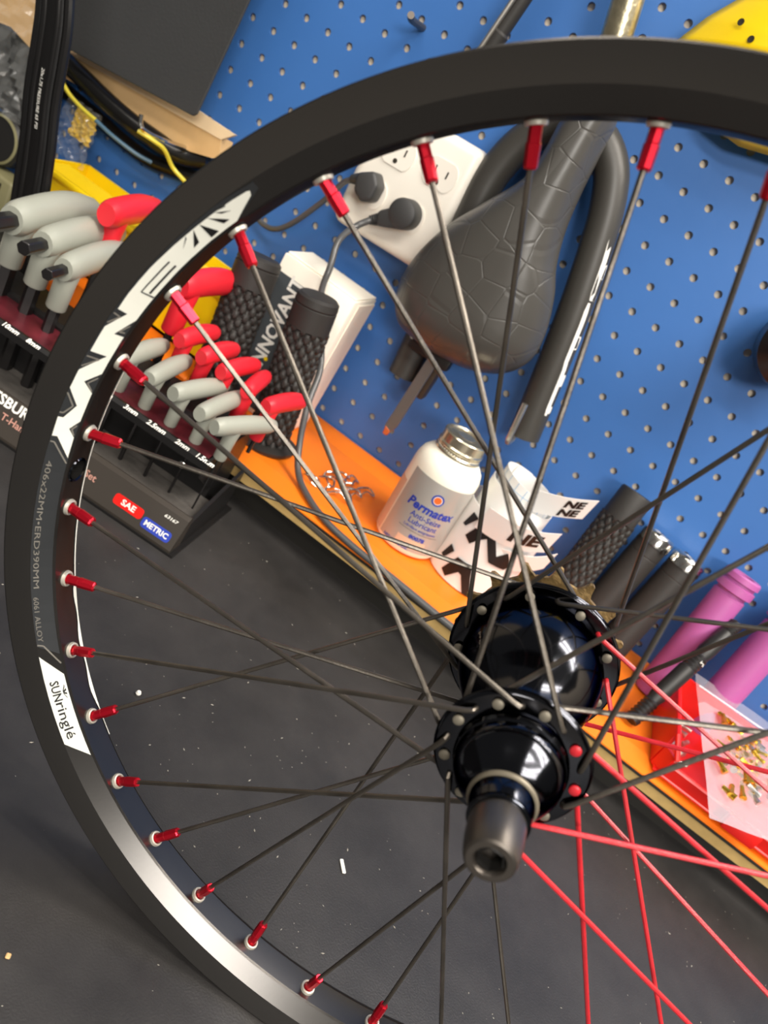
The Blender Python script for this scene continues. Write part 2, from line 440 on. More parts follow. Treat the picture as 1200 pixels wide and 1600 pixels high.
decal([SW], M['white_st'], label='white jagged lettering sticker', off=0.00022)
SL = [[(4.658, .579), (4.659, .511), (5.091, .547), (5.105, .6)], [(5.097, .62), (5.107, .558), (5.092, .066), (5.071, .03)], [(4.653, .302), (4.651, .223), (5.07, .232), (5.066, .322)], [(4.064, .80), (3.914, .251), (3.986, .261)], [(4.167, .81), (4.076, .144), (4.179, .137)], [(4.242, .82), (4.302, .304), (4.385, .272)], [(4.342, .83), (4.361, .724), (4.469, .524)], [(3.973, .80), (3.839, .482), (3.932, .608)], [(3.954, .818), (3.847, .789), (3.858, .737)]]
decal(SL, M['ink'], name='print', off=0.00034, label='black strokes on the white sticker')
# thin grey outlines along the zigzags
GO = []
def stroke(P, w):
    out = []
    for (a, b) in zip(P[:-1], P[1:]):
        du = (b[0]-a[0])*0.0345; dv = (b[1]-a[1])*0.0086; L = math.hypot(du, dv) or 1
        nx, ny = -dv/L*w/0.0345, du/L*w/0.0086
        out.append([(a[0]+nx, a[1]+ny), (b[0]+nx, b[1]+ny), (b[0]-nx, b[1]-ny), (a[0]-nx, a[1]-ny)])
    return out
GO += stroke([(5.45, .93), (5.46, .62), (5.58, .93)], 0.0003)+stroke([(6.02, .93), (6.01, .42), (6.15, .93)], 0.0003)+stroke([(6.50, .97), (6.64, .55), (6.75, .83), (6.75, .97)], 0.0003)
GO += stroke([(6.86, .10), (6.92, .26), (6.99, .10)], 0.0003)+stroke([(6.22, .10), (6.32, .40), (6.40, .10)], 0.0003)+stroke([(5.60, .10), (5.62, .33), (5.50, .10)], 0.0003)
GO += stroke([(7.12, .95), (7.12, .78), (7.36, .05)], 0.0003)+stroke([(9.78, .96), (9.80, .70), (10.08, .05)], 0.0003)
decal(GO, M['grey_ink'], name='print', off=0.00028, label='thin grey outline print')
decal([[(9.937, .985), (10.24, .03), (11.44, .03), (11.42, .082), (11.161, .985)]], M['white_st'], off=0.00022, label='white maker sticker near the seven o clock of the rim')
def rimtext(s, k0, k1, sc, h, m, bold=0.0):
    g = text2d(s, 1.0, 1.0, bold); us = [p[0] for p in g[0]]; a, b_ = min(us), max(us)
    fn = RS(1, 0.00040)
    g2 = [(k0+(u-a)/(b_-a)*(k1-k0), sc-v*h/0.0086) for u, v in g[0]]
    return obj('lettering', ([fn(u, v_) for u, v_ in g2], g[1]), m, rim, smooth=False)
rimtext('406x22MM\u2022ERD390MM', 7.36, 9.02, 0.76, 0.0031, M['grey_ink'])
rimtext('6061 ALLOY', 9.14, 9.74, 0.80, 0.0029, M['grey_ink'])
rimtext('SUN', 10.30, 10.58, 0.60, 0.0050, M['ink'], 0.02)
rimtext('ringl\u00e9', 10.60, 11.12, 0.56, 0.0056, M['ink'], 0.01)
decal([[(10.37+i*0.06, .10+abs(i-1.5)*.03), (10.40+i*0.06, .09+abs(i-1.5)*.03), (10.48+i*0.01, .26), (10.46+i*0.01, .28)] for i in range(4)], M['ink'], name='print', off=0.0004, label='small black ray emblem')
# white sticker on the far flank, seen at its edge
decal([[(6.2, .95), (6.2, .02), (8.9, .0), (8.95, .5), (8.9, .95)], [(9.1, .95), (9.05, .0), (11.4, .0), (11.2, .95)]], M['white_st'], off=0.00022, side=-1, label='white sticker on the far flank')

V = []; F = []
KS_ = [6.2+0.1*i for i in range(53)]
for i, k in enumerate(KS_):
    wd = 0.0010 if k < 9.2 else (0.0016+0.0006*math.sin(k*9)) if k < 11 else 0.0006
    V += [WP(0.19572, k, 0.0070), WP(0.19555, k, 0.0070-wd)]
for i in range(52): F.append((2*i, 2*i+2, 2*i+3, 2*i+1))
obj('sticker', (V, F), M['white_st'], rim, smooth=False, label='white sticker edge folded over the far side of the rim bed')
RED = set(range(20, 28))
for k in range(36):
    m4 = k % 4
    if m4 == 2: hk, hr, ws, wh, nd = k-6+0.1, 0.0222, -0.0378, -0.0300, 1
    elif m4 == 0: hk, hr, ws, wh, nd = k+6+0.1, 0.0222, -0.0300, -0.0366, -1
    elif m4 == 3: hk, hr, ws, wh, nd = k-6+0.2, 0.0300, 0.0362, 0.0284, -1
    else: hk, hr, ws, wh, nd = k+6+0.2, 0.0300, 0.0282, 0.0360, 1
    e = WP(0.1952, k, 0.0006 if k % 2 else -0.0006); h = WP(hr, hk, ws)
    d = (h-e).normalized(); rad = (WP(0.1, k, 0)-WP(0.2, k, 0)).normalized()
    obj('eyelet', lathe(e, rad, [(-0.0006, 0.0022), (0.0006, 0.0024), (0.0008, 0.0027), (0.0006, 0.0033), (-0.0006, 0.0036)], 20), M['eyelet'], wheel, label=None)
    red = k in RED
    hin = WP(hr, hk, (ws+wh)/2); hout = WP(hr, hk, wh)
    P = [e+d*0.010]+[e+d*(0.010+(h-e).length*t-0.010*t-0.0035*t) for t in (0.25, 0.5, 0.75, 0.94, 1.0)]+[h+(hin-h)*0.15-d*0.0009, h+(hin-h)*0.45, hin]
    sp = obj('spoke', tube(P, 0.00098, 8), M['red_spoke' if red else 'spoke'], wheel, label='red spoke' if red else None)
    an = AX*nd
    obj('spoke_head', lathe(hout-an*0.0006, an, [(0, 0.0020), (0.0006, 0.0019), (0.0009, 0.0013), (0.0010, 0)], 14), M['red_spoke' if red else 'rivet'], sp)
    obj('nipple', lathe(e-d*0.001, d, [(0, 0.0021), (0.006, 0.0021), (0.0064, 0.00235), (0.0128, 0.0022), (0.0134, 0.0018), (0.0134, 0.0010)], 8), M['red_alu'], sp, angle=0.3)

def LH(prof, n=72): return lathe(WC, AX, prof, n)
hub = obj('hub_shell', LH([(-0.0300, 0.0), (-0.0300, 0.0135), (-0.018, 0.0142), (-0.010, 0.0158), (-0.004, 0.0186), (0.000, 0.0210), (0.005, 0.0237), (0.010, 0.0257), (0.0160, 0.0276), (0.0225, 0.0288), (0.0240, 0.0284), (0.0252, 0.0270), (0.031, 0.0270), (0.031, 0)]), M['gloss_black'], wheel)
def flange(w0, w1, ri, ro, name):
    t = (w1-w0)
    return obj(name, LH([(w0, 0.010), (w0, ri), (w0+t*0.1, ro-0.0012), (w0+t*0.3, ro-0.0003), (w0+t*0.5, ro), (w0+t*0.7, ro-0.0003), (w0+t*0.9, ro-0.0012), (w1, ri), (w1, 0.010)], 96), M['gloss_black'], wheel, angle=0.5)
flange(-0.0358, -0.0312, 0.0200, 0.0266, 'flange')
flange(0.0300, 0.0348, 0.0275, 0.0348, 'flange')
obj('bearing_cup', LH([(-0.0355, 0.0), (-0.0355, 0.0190), (-0.0372, 0.0192), (-0.0385, 0.0186), (-0.0390, 0.0178), (-0.0400, 0.0184), (-0.0418, 0.0182), (-0.0440, 0.0176), (-0.0465, 0.0162), (-0.0490, 0.0144), (-0.0515, 0.0126), (-0.0540, 0.0112), (-0.0552, 0.0108), (-0.0552, 0)]), M['gloss_black'], wheel, angle=0.4)
obj('seal_ring', LH([(-0.0550, 0.0090), (-0.0550, 0.0111), (-0.0557, 0.0113), (-0.0564, 0.0110), (-0.0567, 0.0104), (-0.0567, 0.0)]), M['seal'], wheel, label='dull tan seal ring')
obj('cone', LH([(-0.0565, 0), (-0.0565, 0.0102), (-0.0580, 0.0103), (-0.0605, 0.0099), (-0.0630, 0.0094), (-0.0638, 0.0098), (-0.0645, 0.0098), (-0.0650, 0.0090), (-0.0650, 0)]), M['gloss_black'], wheel)
bolt = obj('axle_bolt', LH([(-0.0645, 0), (-0.0645, 0.0084), (-0.0665, 0.0088), (-0.0740, 0.0087), (-0.0790, 0.0081), (-0.0808, 0.0076), (-0.0814, 0.0068), (-0.0814, 0.0050), (-0.0800, 0.0042), (-0.0755, 0.0040), (-0.0750, 0)], 48), M['titan'], wheel, angle=0.5)
obj('socket', join(LH([(-0.0800, 0.0046), (-0.0806, 0.0040), (-0.0765, 0.0036)], 6)), M['satin_black'], bolt, smooth=False)
# sprocket with fifteen teeth, dirty bronze
G = []
NT = 15
for i in range(NT):
    for (fr, rr) in ((0.0, 0.0300), (0.22, 0.0300), (0.34, 0.0322), (0.42, 0.0352), (0.50, 0.0358), (0.58, 0.0352), (0.66, 0.0322), (0.78, 0.0300)):
        G.append((rr, (i+fr+0.28)*36/NT))
pts0 = [WP(r, k, 0.0490) for r, k in G]; pts1 = [WP(r, k, 0.0512) for r, k in G]
n = len(G)
inn0 = [WP(0.018, k, 0.0490) for r, k in G]; inn1 = [WP(0.018, k, 0.0512) for r, k in G]
V = pts0+pts1+inn0+inn1; F = []
for i in range(n):
    j = (i+1) % n
    F += [(i, j, n+j, n+i), (i, j, 2*n+j, 2*n+i), (n+i, n+j, 3*n+j, 3*n+i), (2*n+i, 2*n+j, 3*n+j, 3*n+i)]
obj('sprocket', (V, F), M['bronze'], wheel, angle=0.5, label='dirty bronze sprocket')
obj('driver', LH([(0.0345, 0), (0.0345, 0.0290), (0.0380, 0.0300), (0.0420, 0.0295), (0.0450, 0.0245), (0.058, 0.0220), (0.060, 0.0100), (0.076, 0.0095), (0.076, 0.0)], 64), M['gloss_black'], wheel)
# faint pale engraving on the shell
obj('lettering', mapto(text2d('profile', 0.0062, 1.0, 0.02), lambda u, v: WC+AX*(0.0075-u*0.9)+(WR @ Vector((math.cos(-2*PI*(5.2-v*55)/36), math.sin(-2*PI*(5.2-v*55)/36), 0)))*(0.0256+0.0002-max(0, u*0.9)*0.42+max(0, -u*0.9)*0.22)), M['rivet'], hub, smooth=False)

# ============================================================ HEX KEY SET
RD = Vector((0.9923, 0.124, 0)); RB = Vector((-0.124, 0.9923, 0))
HO = Vector((-0.1673, -0.287, 0))                    # front right bottom corner
def HL(u, v, z): return HO-RD*u+RB*v+Vector((0, 0, z))    # u to the left, v to the back
HLEN = 0.262
hold = thing('hex_key_holder', 'black steel stand for T-handle hex keys with a red and blue label', 'tool holder', tuple(HL(HLEN/2, 0.06, 0)))
def hprism(prof, u0, u1): return prism([HL(u0, v, z) for v, z in prof], -RD*(u1-u0))
obj('front_panel', hprism([(0.0, 0.0), (0.0, 0.004), (0.010, 0.029), (0.014, 0.031), (0.018, 0.029), (0.018, 0.0)], 0, HLEN), M['label_dk'], hold, smooth=False)
obj('foam_bed', hprism([(0.018, 0.0), (0.018, 0.020), (0.024, 0.021), (0.060, 0.0195), (0.066, 0.021), (0.066, 0.0)], 0.004, HLEN-0.004), M['foam'], hold, smooth=False)
obj('rear_riser', hprism([(0.066, 0), (0.066, 0.076), (0.070, 0.078), (0.104, 0.080), (0.108, 0.078), (0.108, 0)], 0.012, HLEN), M['holder'], hold, smooth=False)
plate = obj('key_plate', hprism([(0.030, 0.0685), (0.030, 0.0715), (0.066, 0.0735), (0.066, 0.0705)], 0.016, HLEN), M['maroon'], hold, smooth=False, label='dull maroon top plate')
obj('plate_lip', hprism([(0.0275, 0.064), (0.0275, 0.0700), (0.0305, 0.0722), (0.0335, 0.0718), (0.0335, 0.0700), (0.029, 0.0685), (0.029, 0.064)], 0.012, HLEN), M['holder'], plate, smooth=False)
obj('bracket', join(hprism([(0.028, 0.056), (0.028, 0.072), (0.066, 0.074), (0.066, 0.03)], 0.0125, 0.0145), hprism([(0.018, 0.0), (0.018, 0.024), (0.10, 0.046), (0.10, 0)], 0.0, 0.003)), M['holder'], hold, smooth=False)
obj('base_flange', hprism([(-0.001, 0), (-0.001, 0.002), (0.1085, 0.002), (0.1085, 0)], -0.004, HLEN), M['holder'], hold, smooth=False)
obj('screw', lathe(HL(0.030, 0.0275, 0.058), -RB, [(0, 0.003), (0.0012, 0.003), (0.0022, 0.0022), (0.0024, 0)], 14), M['chrome'], hold)
# writing on the front panel (plane tilted back)
FU = Vector((0, 0, 1))*0.025+RB*0.010; FU.normalize(); FN = RD.cross(FU).normalized()
if FN.dot(RB) > 0: FN = -FN
def FP(u, t, off=0.0003): return HL(u, 0.0+0.010*t, 0.004+0.025*t)+FN*off
def ftext(s, u, t, size, m, sx=1.0, bold=0.0, align='CENTER', shear=0.0, off=0.0004):
    return obj('lettering', textplane(s, size, FP(u, t, off), RD, FU, sx, bold, shear, align), M[m], hold, smooth=False)
def pill(u, t, w, h, m, nm='badge'):
    P = []
    for cx, a0 in ((w/2-h*0.3, -90), (w/2-h*0.3, 0), (-w/2+h*0.3, 90), (-w/2+h*0.3, 180)):
        sy = -1 if a0 in (-90, 180) else 1
        for q in range(4):
            a = math.radians(a0+q*30); P.append(FP(u, t, 0.00025)+RD*(cx+h*0.3*math.cos(a))+FU*(sy*h*0.2+h*0.3*math.sin(a)))
    return obj(nm, prism(P, -FN*0.0002), M[m], hold, smooth=False)
pill(0.0455, 0.42, 0.026, 0.0088, 'redplast'); ftext('SAE', 0.0455, 0.42, 0.0066, 'text_w', 1.15, 0.03)
pill(0.0180, 0.30, 0.026, 0.0088, 'blue_pr'); ftext('METRIC', 0.0180, 0.30, 0.0062, 'text_w', 1.0, 0.03)
ftext('63167', 0.0125, 0.80, 0.0036, 'text_w', 1.3, 0.02, shear=0.2)
ftext('T-Handle Hex Wrench Set', 0.0775, 0.52, 0.0080, 'text_pink', 1.0, 0.015, align='RIGHT')
ftext('PITTSBURGH', 0.130, 0.92, 0.0115, 'text_w', 1.0, 0.03, align='RIGHT')
# size marks on the plate lip
LU = RB*0.003+Vector((0, 0, 1))*0.0022; LU.normalize(); LN = RD.cross(LU); LN = LN if LN.dot(RB) < 0 else -LN
for s, p in (('1.5mm', (-0.1862, -0.0)), ('2mm', (-0.2067, 0)), ('2.5mm', (-0.2307, 0)), ('3mm', (-0.254, 0)), ('4mm', (-0.2773, 0)), ('5mm', (-0.300, 0)), ('6mm', (-0.322, 0)), ('8mm', (-0.3435, 0)), ('10mm', (-0.3645, 0))):
    u = (HO.x-p[0])/0.9923-0.003
    obj('lettering', textplane(s, 0.0058, HL(u, 0.0288, 0.0712)+LN*0.0004, RD, LU, 1.05, 0.03, 0.15), M['text_w'], plate, smooth=False)

def hex_key(label, J, az, front, back, r, zh, m, stem_l, stem_r, sr, zb, tip=0.0, droop=0.0, grp=None, curve=0.25):
    """J: foot of the stem (x,y); az: heading of the long end; zh: handle axis height"""
    t = thing('hex_key', label, 'hex key', (J[0], J[1], zb), grp)
    D = Vector((math.cos(az), math.sin(az), 0)); S = Vector((-D.y, D.x, 0)); O = Vector((J[0], J[1], zh))
    L = front+back; P = []; R = []
    for i in range(22):
        q = i/21; s = -front+L*q
        bend = math.sin(max(0, (s+front)/L)*PI)*r*curve
        P.append(O+D*s+Vector((0, 0, bend - droop*max(0, (q-0.3))**2*L)))
        w = 1.0+0.08*math.sin(q*PI)-0.30*max(0, q-0.55)**1.3*1.6
        if i == 0: w *= 0.80
        elif i == 1: w *= 0.97
        if i == 21: w *= 0.45
        elif i == 20: w *= 0.80
        elif i == 19: w *= 0.93
        R.append(r*w)
    h = tube(P, R, 16, up=(0, 0, 1), ell=0.86)
    st = tube([O-Vector((0, 0, zz)) for zz in (0, stem_l*0.35, stem_l*0.97, stem_l)], [r*0.85, stem_r*1.05, stem_r, stem_r*0.9], 16)
    obj('handle', join(h, st), M[m], t, angle=0.9)
    obj('shaft', tube([O-Vector((0, 0, stem_l-0.002)), Vector((J[0], J[1], zb))], sr, 6), M['hexsteel'], t, smooth=False)
    if tip > 0: obj('shaft_tip', bev(tube([O-D*(front-0.004), O-D*(front+tip)], sr, 6), sr*0.12, 1), M['hexsteel'], t, smooth=False)
    return t
def azi(a, b): return math.atan2(b[1]-a[1], b[0]-a[0])
G_ = 'grey handled hex keys in the front row'
gk = [('grey T-handle hex key at the right end of the front row', (-0.1835, -0.246), azi((-0.202, -0.2629), (-0.1853, -0.1955)), 0.0235, 0.048, 0.0062, 0.0008),
      ('grey T-handle hex key above the 2mm mark, second from the right', (-0.2065, -0.2485), azi((-0.2145, -0.2638), (-0.2205, -0.1859)), 0.018, 0.060, 0.0062, 0.0011),
      ('grey T-handle hex key above the 2.5mm mark, third from the right', (-0.2300, -0.2515), azi((-0.2459, -0.2641), (-0.2412, -0.194)), 0.015, 0.057, 0.0064, 0.0014),
      ('grey T-handle hex key above the 3mm mark, just right of the rim', (-0.2540, -0.2545), azi((-0.2526, -0.2792), (-0.2679, -0.1985)), 0.018, 0.056, 0.0064, 0.0017),
      ('grey T-handle hex key above the 4mm mark, half hidden by the rim', (-0.2785, -0.2575), azi((-0.2783, -0.2726), (-0.2888, -0.2022)), 0.017, 0.056, 0.0066, 0.0022)]
for lb, J, az, fr, bk, r, sr in gk:
    hex_key(lb, J, az, fr, bk, r*1.2, 0.1030, 't_grey', 0.0310, 0.0052, sr, 0.020, tip=0.0, droop=0.04, grp=G_, curve=0.15)
hex_key('large grey T-handle hex key nearest the rim on its left side', (-0.3570, -0.2540), azi((-0.3649, -0.2669), (-0.400, -0.135)), 0.012, 0.118, 0.0112, 0.1295, 't_grey', 0.036, 0.0080, 0.0048, 0.020, tip=0.024, grp=G_, curve=0.3, droop=0.1)
hex_key('large grey T-handle hex key in the middle of the three left of the rim', (-0.3830, -0.2520), azi((-0.3888, -0.2626), (-0.428, -0.108)), 0.011, 0.130, 0.0124, 0.1345, 't_grey', 0.037, 0.0088, 0.0058, 0.020, tip=0.026, grp=G_, curve=0.3, droop=0.1)
hex_key('largest grey T-handle hex key, steel end cut by the left edge', (-0.4110, -0.2520), azi((-0.4046, -0.2738), (-0.4422, -0.1252)), 0.018, 0.125, 0.0140, 0.1380, 't_grey', 0.040, 0.0096, 0.0072, 0.020, tip=0.03, grp=G_, curve=0.3, droop=0.1)
R_ = 'red handled hex keys in the rear row'
rk = [('red T-handle hex key at the right end of the rear row, beside the orange tray', (-0.1800, -0.205), azi((-0.1822, -0.2186), (-0.176, -0.1598)), 0.011, 0.050, 0.0078, 0.117, 0.033),
      ('red T-handle hex key second from the right in the rear row, turned edge on', (-0.2035, -0.205), azi((-0.2002, -0.2106), (-0.2125, -0.1546)), 0.010, 0.046, 0.0074, 0.117, 0.030),
      ('red T-handle hex key third from the right in the rear row', (-0.2270, -0.205), azi((-0.2219, -0.2224), (-0.222, -0.1607)), 0.012, 0.050, 0.0076, 0.118, 0.030),
      ('red T-handle hex key fourth from the right in the rear row', (-0.2480, -0.205), azi((-0.2416, -0.2206), (-0.245, -0.1617)), 0.012, 0.050, 0.0078, 0.118, 0.030),
      ('red T-handle hex key fifth from the right in the rear row', (-0.2710, -0.205), azi((-0.2658, -0.2237), (-0.270, -0.1645)), 0.013, 0.052, 0.0080, 0.119, 0.032)]
for lb, J, az, fr, bk, r, zh, sl in rk:
    hex_key(lb, J, az, fr, bk, r, zh, 't_red', sl, 0.0058, 0.0018, 0.070, droop=0.05, grp=R_, curve=0.25)
hex_key('tall large red T-handle hex key right of the rim, in front of the yellow bin', (-0.2955, -0.190), azi((-0.2973, -0.1977), (-0.3000, -0.1105)), 0.016, 0.080, 0.0115, 0.152, 't_red', 0.044, 0.0086, 0.0035, 0.070, grp=R_, droop=0.04, curve=0.25)
hex_key('large red T-handle hex key left of the rim, behind the grey handles', (-0.3885, -0.178), azi((-0.384, -0.200), (-0.402, -0.113)), 0.022, 0.080, 0.0120, 0.161, 't_red', 0.044, 0.0086, 0.0035, 0.070, grp=R_, droop=0.04, curve=0.25)

# ============================================================ YELLOW AND ORANGE BINS behind the hex keys
yb = thing('storage_bin', 'yellow plastic storage bin behind the red hex keys', 'bin', (-0.42, -0.09, 0.045))
X0, X1, Y0, Y1, Z0, Z1 = -0.545, -0.303, -0.105, -0.030, 0.062, 0.133
obj('bin_body', join(box(((X0+X1)/2, Y0+0.0015, (Z0+Z1)/2), (X1-X0, 0.003, Z1-Z0)), box(((X0+X1)/2, Y1, (Z0+Z1)/2), (X1-X0, 0.003, Z1-Z0)), box((X1-0.0015, (Y0+Y1)/2, (Z0+Z1)/2), (0.003, Y1-Y0, Z1-Z0)), box((X0+0.0015, (Y0+Y1)/2, (Z0+Z1)/2), (0.003, Y1-Y0, Z1-Z0)), box(((X0+X1)/2, (Y0+Y1)/2, Z0+0.0015), (X1-X0, Y1-Y0, 0.003)), box(((X0+X1)/2, Y0+0.020, Z1-0.002), (X1-X0-0.012, 0.040, 0.002))), M['yellow'], yb, smooth=False)
obj('bin_rim', join(rbox(((X0+X1)/2, Y0-0.001, Z1-0.003), (X1-X0+0.004, 0.006, 0.006), 0.0015, 2), rbox((X1, (Y0+Y1)/2, Z1-0.003), (0.006, Y1-Y0, 0.006), 0.0015, 2)), M['yellow'], yb)
ob = thing('storage_bin', 'orange plastic bin under the yellow bin at the left end of the shelf', 'bin', (-0.42, -0.1, 0.045))
obj('bin_body', join(rbox((-0.400, -0.0925, 0.0560), (0.230, 0.110, 0.0110), 0.002, 1)), M['orange'], ob)
obj('front_wall', prism([(-0.50, -0.158, 0.0455), (-0.50, -0.155, 0.0455), (-0.50, -0.148, 0.072), (-0.50, -0.151, 0.072)], (0.10, 0, 0)), M['orange'], ob, smooth=False)

# ============================================================ GRIPS
def knurl(o, d, L, r, amp, nu=30, nv=64, turns=4, rows=9, z0=0.0, prof=None):
    """rubber grip sleeve covered in raised diamonds"""
    u, w, d = frame(d); o = Vector(o); V = []; F = []; NU = nu*4
    for j in range(nv+1):
        h = z0+(L-z0)*j/nv
        for i in range(NU):
            a = 2*PI*i/NU; p = a*turns*2; q = 2*PI*rows*j/nv
            v = max(abs(math.sin((p+q)/2)), 0)*max(abs(math.sin((p-q)/2)), 0)
            rr = r+amp*(min(v*1.6, 0.8)-0.2)
            V.append(o+d*h+u*rr*math.cos(a)+w*rr*math.sin(a))
    for j in range(nv):
        for i in range(NU):
            i2 = (i+1) % NU; F.append((j*NU+i, j*NU+i2, (j+1)*NU+i2, (j+1)*NU+i))
    F.append(tuple(range(NU))); F.append(tuple(nv*NU+i for i in range(NU)))
    return V, F
def knurled_grip(label, base, top, r, group, cap=True, hollow=False):
    base, top = Vector(base), Vector(top); d = (top-base).normalized(); L = (top-base).length
    t = thing('handlebar_grip', label, 'grip', tuple(base), group)
    obj('sleeve', knurl(base, d, L*0.80, r*0.93, r*0.22, turns=6, rows=9, z0=0.004), M['rub'], t, angle=0.7)
    obj('flange', lathe(base, d, [(0, 0), (0, r*1.5), (0.003, r*1.55), (0.0045, r*1.3), (0.005, r*0.9)], 40), M['rub'], t)
    if hollow:
        obj('collar', lathe(base, d, [(L*0.79, r*0.92), (L*0.80, r*1.0), (L*0.985, r*1.0), (L, r*0.94), (L, r*0.74), (L*0.9, r*0.72), (L*0.9, 0)], 40), M['rub'], t)
    else:
        obj('collar', lathe(base, d, [(L*0.79, r*0.92), (L*0.80, r*1.02), (L*0.93, r*1.03), (L*0.935, r*0.98), (L*0.945, r*1.03), (L*0.985, r*1.0), (L, r*0.86), (L*1.002, 0)], 40), M['rub'], t)
    return t
knurled_grip('black diamond-knurled grip standing left of the white box label', (-0.2660, -0.130, 0.045), (-0.2860, -0.118, 0.187), 0.0195, 'black knurled handlebar grips')
knurled_grip('black diamond-knurled grip standing in front of the white box, cable running behind it', (-0.1990, -0.120, 0.045), (-0.2195, -0.124, 0.190), 0.0190, 'black knurled handlebar grips')
knurled_grip('black open-topped knurled grip right of the sticker roll', (0.1070, -0.055, 0.045), (0.1045, -0.024, 0.188), 0.0165, 'black knurled handlebar grips', hollow=True)
def lock_grip(label, base, top, r):
    base, top = Vector(base), Vector(top); d = (top-base).normalized(); L = (top-base).length
    t = thing('handlebar_grip', label, 'grip', tuple(base), 'smooth black lock-on grips')
    obj('sleeve', lathe(base, d, [(0, 0), (0, r), (L*0.80, r), (L*0.805, r*0.97), (L*0.81, r*1.0), (L*0.90, r*1.0), (L*0.90, 0)], 40), M['rub'], t)
    obj('clamp', lathe(base, d, [(L*0.90, r*0.9), (L*0.90, r*1.06), (L*0.975, r*1.06), (L*0.99, r*1.0), (L, r*0.9), (L, r*0.6), (L*0.985, r*0.5), (L*0.985, 0)], 40), M['chrome'], t, label='shiny silver clamp ring')
    u, w, _ = frame(d)
    obj('bolt', lathe(base+d*L*0.935+Vector((0.6, -0.8, 0))*r*0.98, (0.6, -0.8, 0), [(0, 0.003), (0.003, 0.003), (0.003, 0.0015), (0.001, 0.0012), (0.001, 0)], 12), M['satin_black'], t)
    return t
lock_grip('smooth black grip with silver clamp directly right of the knurled grip', (0.1400, -0.050, 0.045), (0.1440, -0.024, 0.170), 0.0155)
lock_grip('smooth black grip with silver clamp beside the purple grip', (0.1740, -0.050, 0.045), (0.1790, -0.024, 0.168), 0.0155)
def purple(label, base, top, r):
    base, top = Vector(base), Vector(top); d = (top-base).normalized(); L = (top-base).length
    t = thing('handlebar_grip', label, 'grip', tuple(base), 'purple handlebar grips')
    P = [(0, 0), (0, r*0.98)]
    for i in range(40): P += [(L*(0.03+0.8*i/40), r*1.0), (L*(0.03+0.8*(i+0.5)/40), r*0.985)]
    P += [(L*0.84, r), (L*0.85, r*0.9), (L*0.865, r*0.9), (L*0.875, r*1.14), (L*0.925, r*1.14), (L*0.93, r*0.98), (L*0.95, r*0.98), (L*0.955, r*1.12), (L*0.99, r*1.10), (L, r*1.02), (L, r*0.62), (L*0.9, r*0.6), (L*0.9, 0)]
    obj('sleeve', lathe(base, d, P, 40), M['pink'], t, angle=0.5)
    return t
purple('purple rubber grip with ringed open end left of the black tyre lever', (0.2290, -0.048, 0.045), (0.2245, -0.024, 0.184), 0.0155)
purple('purple rubber grip at the right edge behind the red bin', (0.2800, -0.048, 0.045), (0.2790, -0.024, 0.186), 0.0165)
pen = thing('threaded_rod', 'black ribbed rod leaning in front of the purple grips', 'rod', (0.212, -0.128, 0.047))
pb, pt_ = Vector((0.2105, -0.1300, 0.0500)), Vector((0.2440, -0.040, 0.1460)); pd = (pt_-pb).normalized(); pl = (pt_-pb).length
P = [(0, 0), (0, 0.0065)]
for i in range(6): P += [(0.004+i*0.004, 0.0072), (0.006+i*0.004, 0.0060)]
P += [(0.034, 0.0075), (pl*0.5, 0.0078)]
for i in range(5): P += [(pl*0.52+i*0.004, 0.0080), (pl*0.52+0.002+i*0.004, 0.0068)]
P += [(pl*0.70, 0.0078), (pl*0.9, 0.0074)]
for i in range(4): P += [(pl*0.9+i*0.0025, 0.0074), (pl*0.9+0.0012+i*0.0025, 0.0065)]
P += [(pl, 0.007), (pl, 0.004), (pl-0.003, 0.0035), (pl-0.003, 0)]
obj('body', lathe(pb, pd, P, 24), M['satin_black'], pen, angle=0.4)
pu, pw_, _ = frame(pd)
for tt in (0.30, 0.62): obj('lettering', textplane('2', 0.007, pb+pd*pl*tt+Vector((0.35, -0.8, 0.3)).normalized()*0.0084, pd, pd.cross(Vector((0.35, -0.8, 0.3))).normalized()), M['text_w'], pen, smooth=False) if tt > 0.5 else None

# ============================================================ WHITE BOX
bx = thing('cardboard_box', 'white cardboard box with a dark printed label standing behind the knurled grips', 'box', (-0.236, -0.07, 0.045))
bx0, bx1, by0, by1, bz0, bz1 = -0.281, -0.2005, -0.088, -0.034, 0.045, 0.1945
obj('carton', bev(box(((bx0+bx1)/2, (by0+by1)/2, (bz0+bz1)/2), (bx1-bx0, by1-by0, bz1-bz0)), 0.0012, 2), M['card_w'], bx)
obj('lid_flap', bev(box(((bx0+bx1)/2, (by0+by1)/2+0.001, bz1+0.0012), (bx1-bx0-0.002, by1-by0-0.004, 0.0018)), 0.0006, 1), M['card_w'], bx)
obj('side_flap', prism([(bx1+0.0002, by0+0.012, bz1-0.004), (bx1+0.0002, by1-0.002, bz1-0.004), (bx1+0.0002, by1-0.002, 0.05), (bx1+0.0002, by0+0.016, 0.05), (bx1+0.0002, by0+0.016, 0.090), (bx1+0.0002, by0+0.008, 0.094), (bx1+0.0002, by0+0.008, 0.108), (bx1+0.0002, by0+0.012, 0.112)], (0.001, 0, 0)), M['card_w'], bx, smooth=False)
obj('label_panel', prism([(bx0+0.001, by0-0.0002, 0.178), (bx1-0.028, by0-0.0002, 0.178), (bx1-0.028, by0-0.0002, 0.050), (bx0+0.001, by0-0.0002, 0.050)], (0, -0.0003, 0)), M['card_dk'], bx, smooth=False, label='dark grey printed panel')
obj('lettering', textplane('INNOVANT', 0.0190, (-0.2560, by0-0.0007, 0.134), (0, 0, 1), (-1, 0, 0), 0.95, 0.03), M['text_w'], bx, smooth=False)
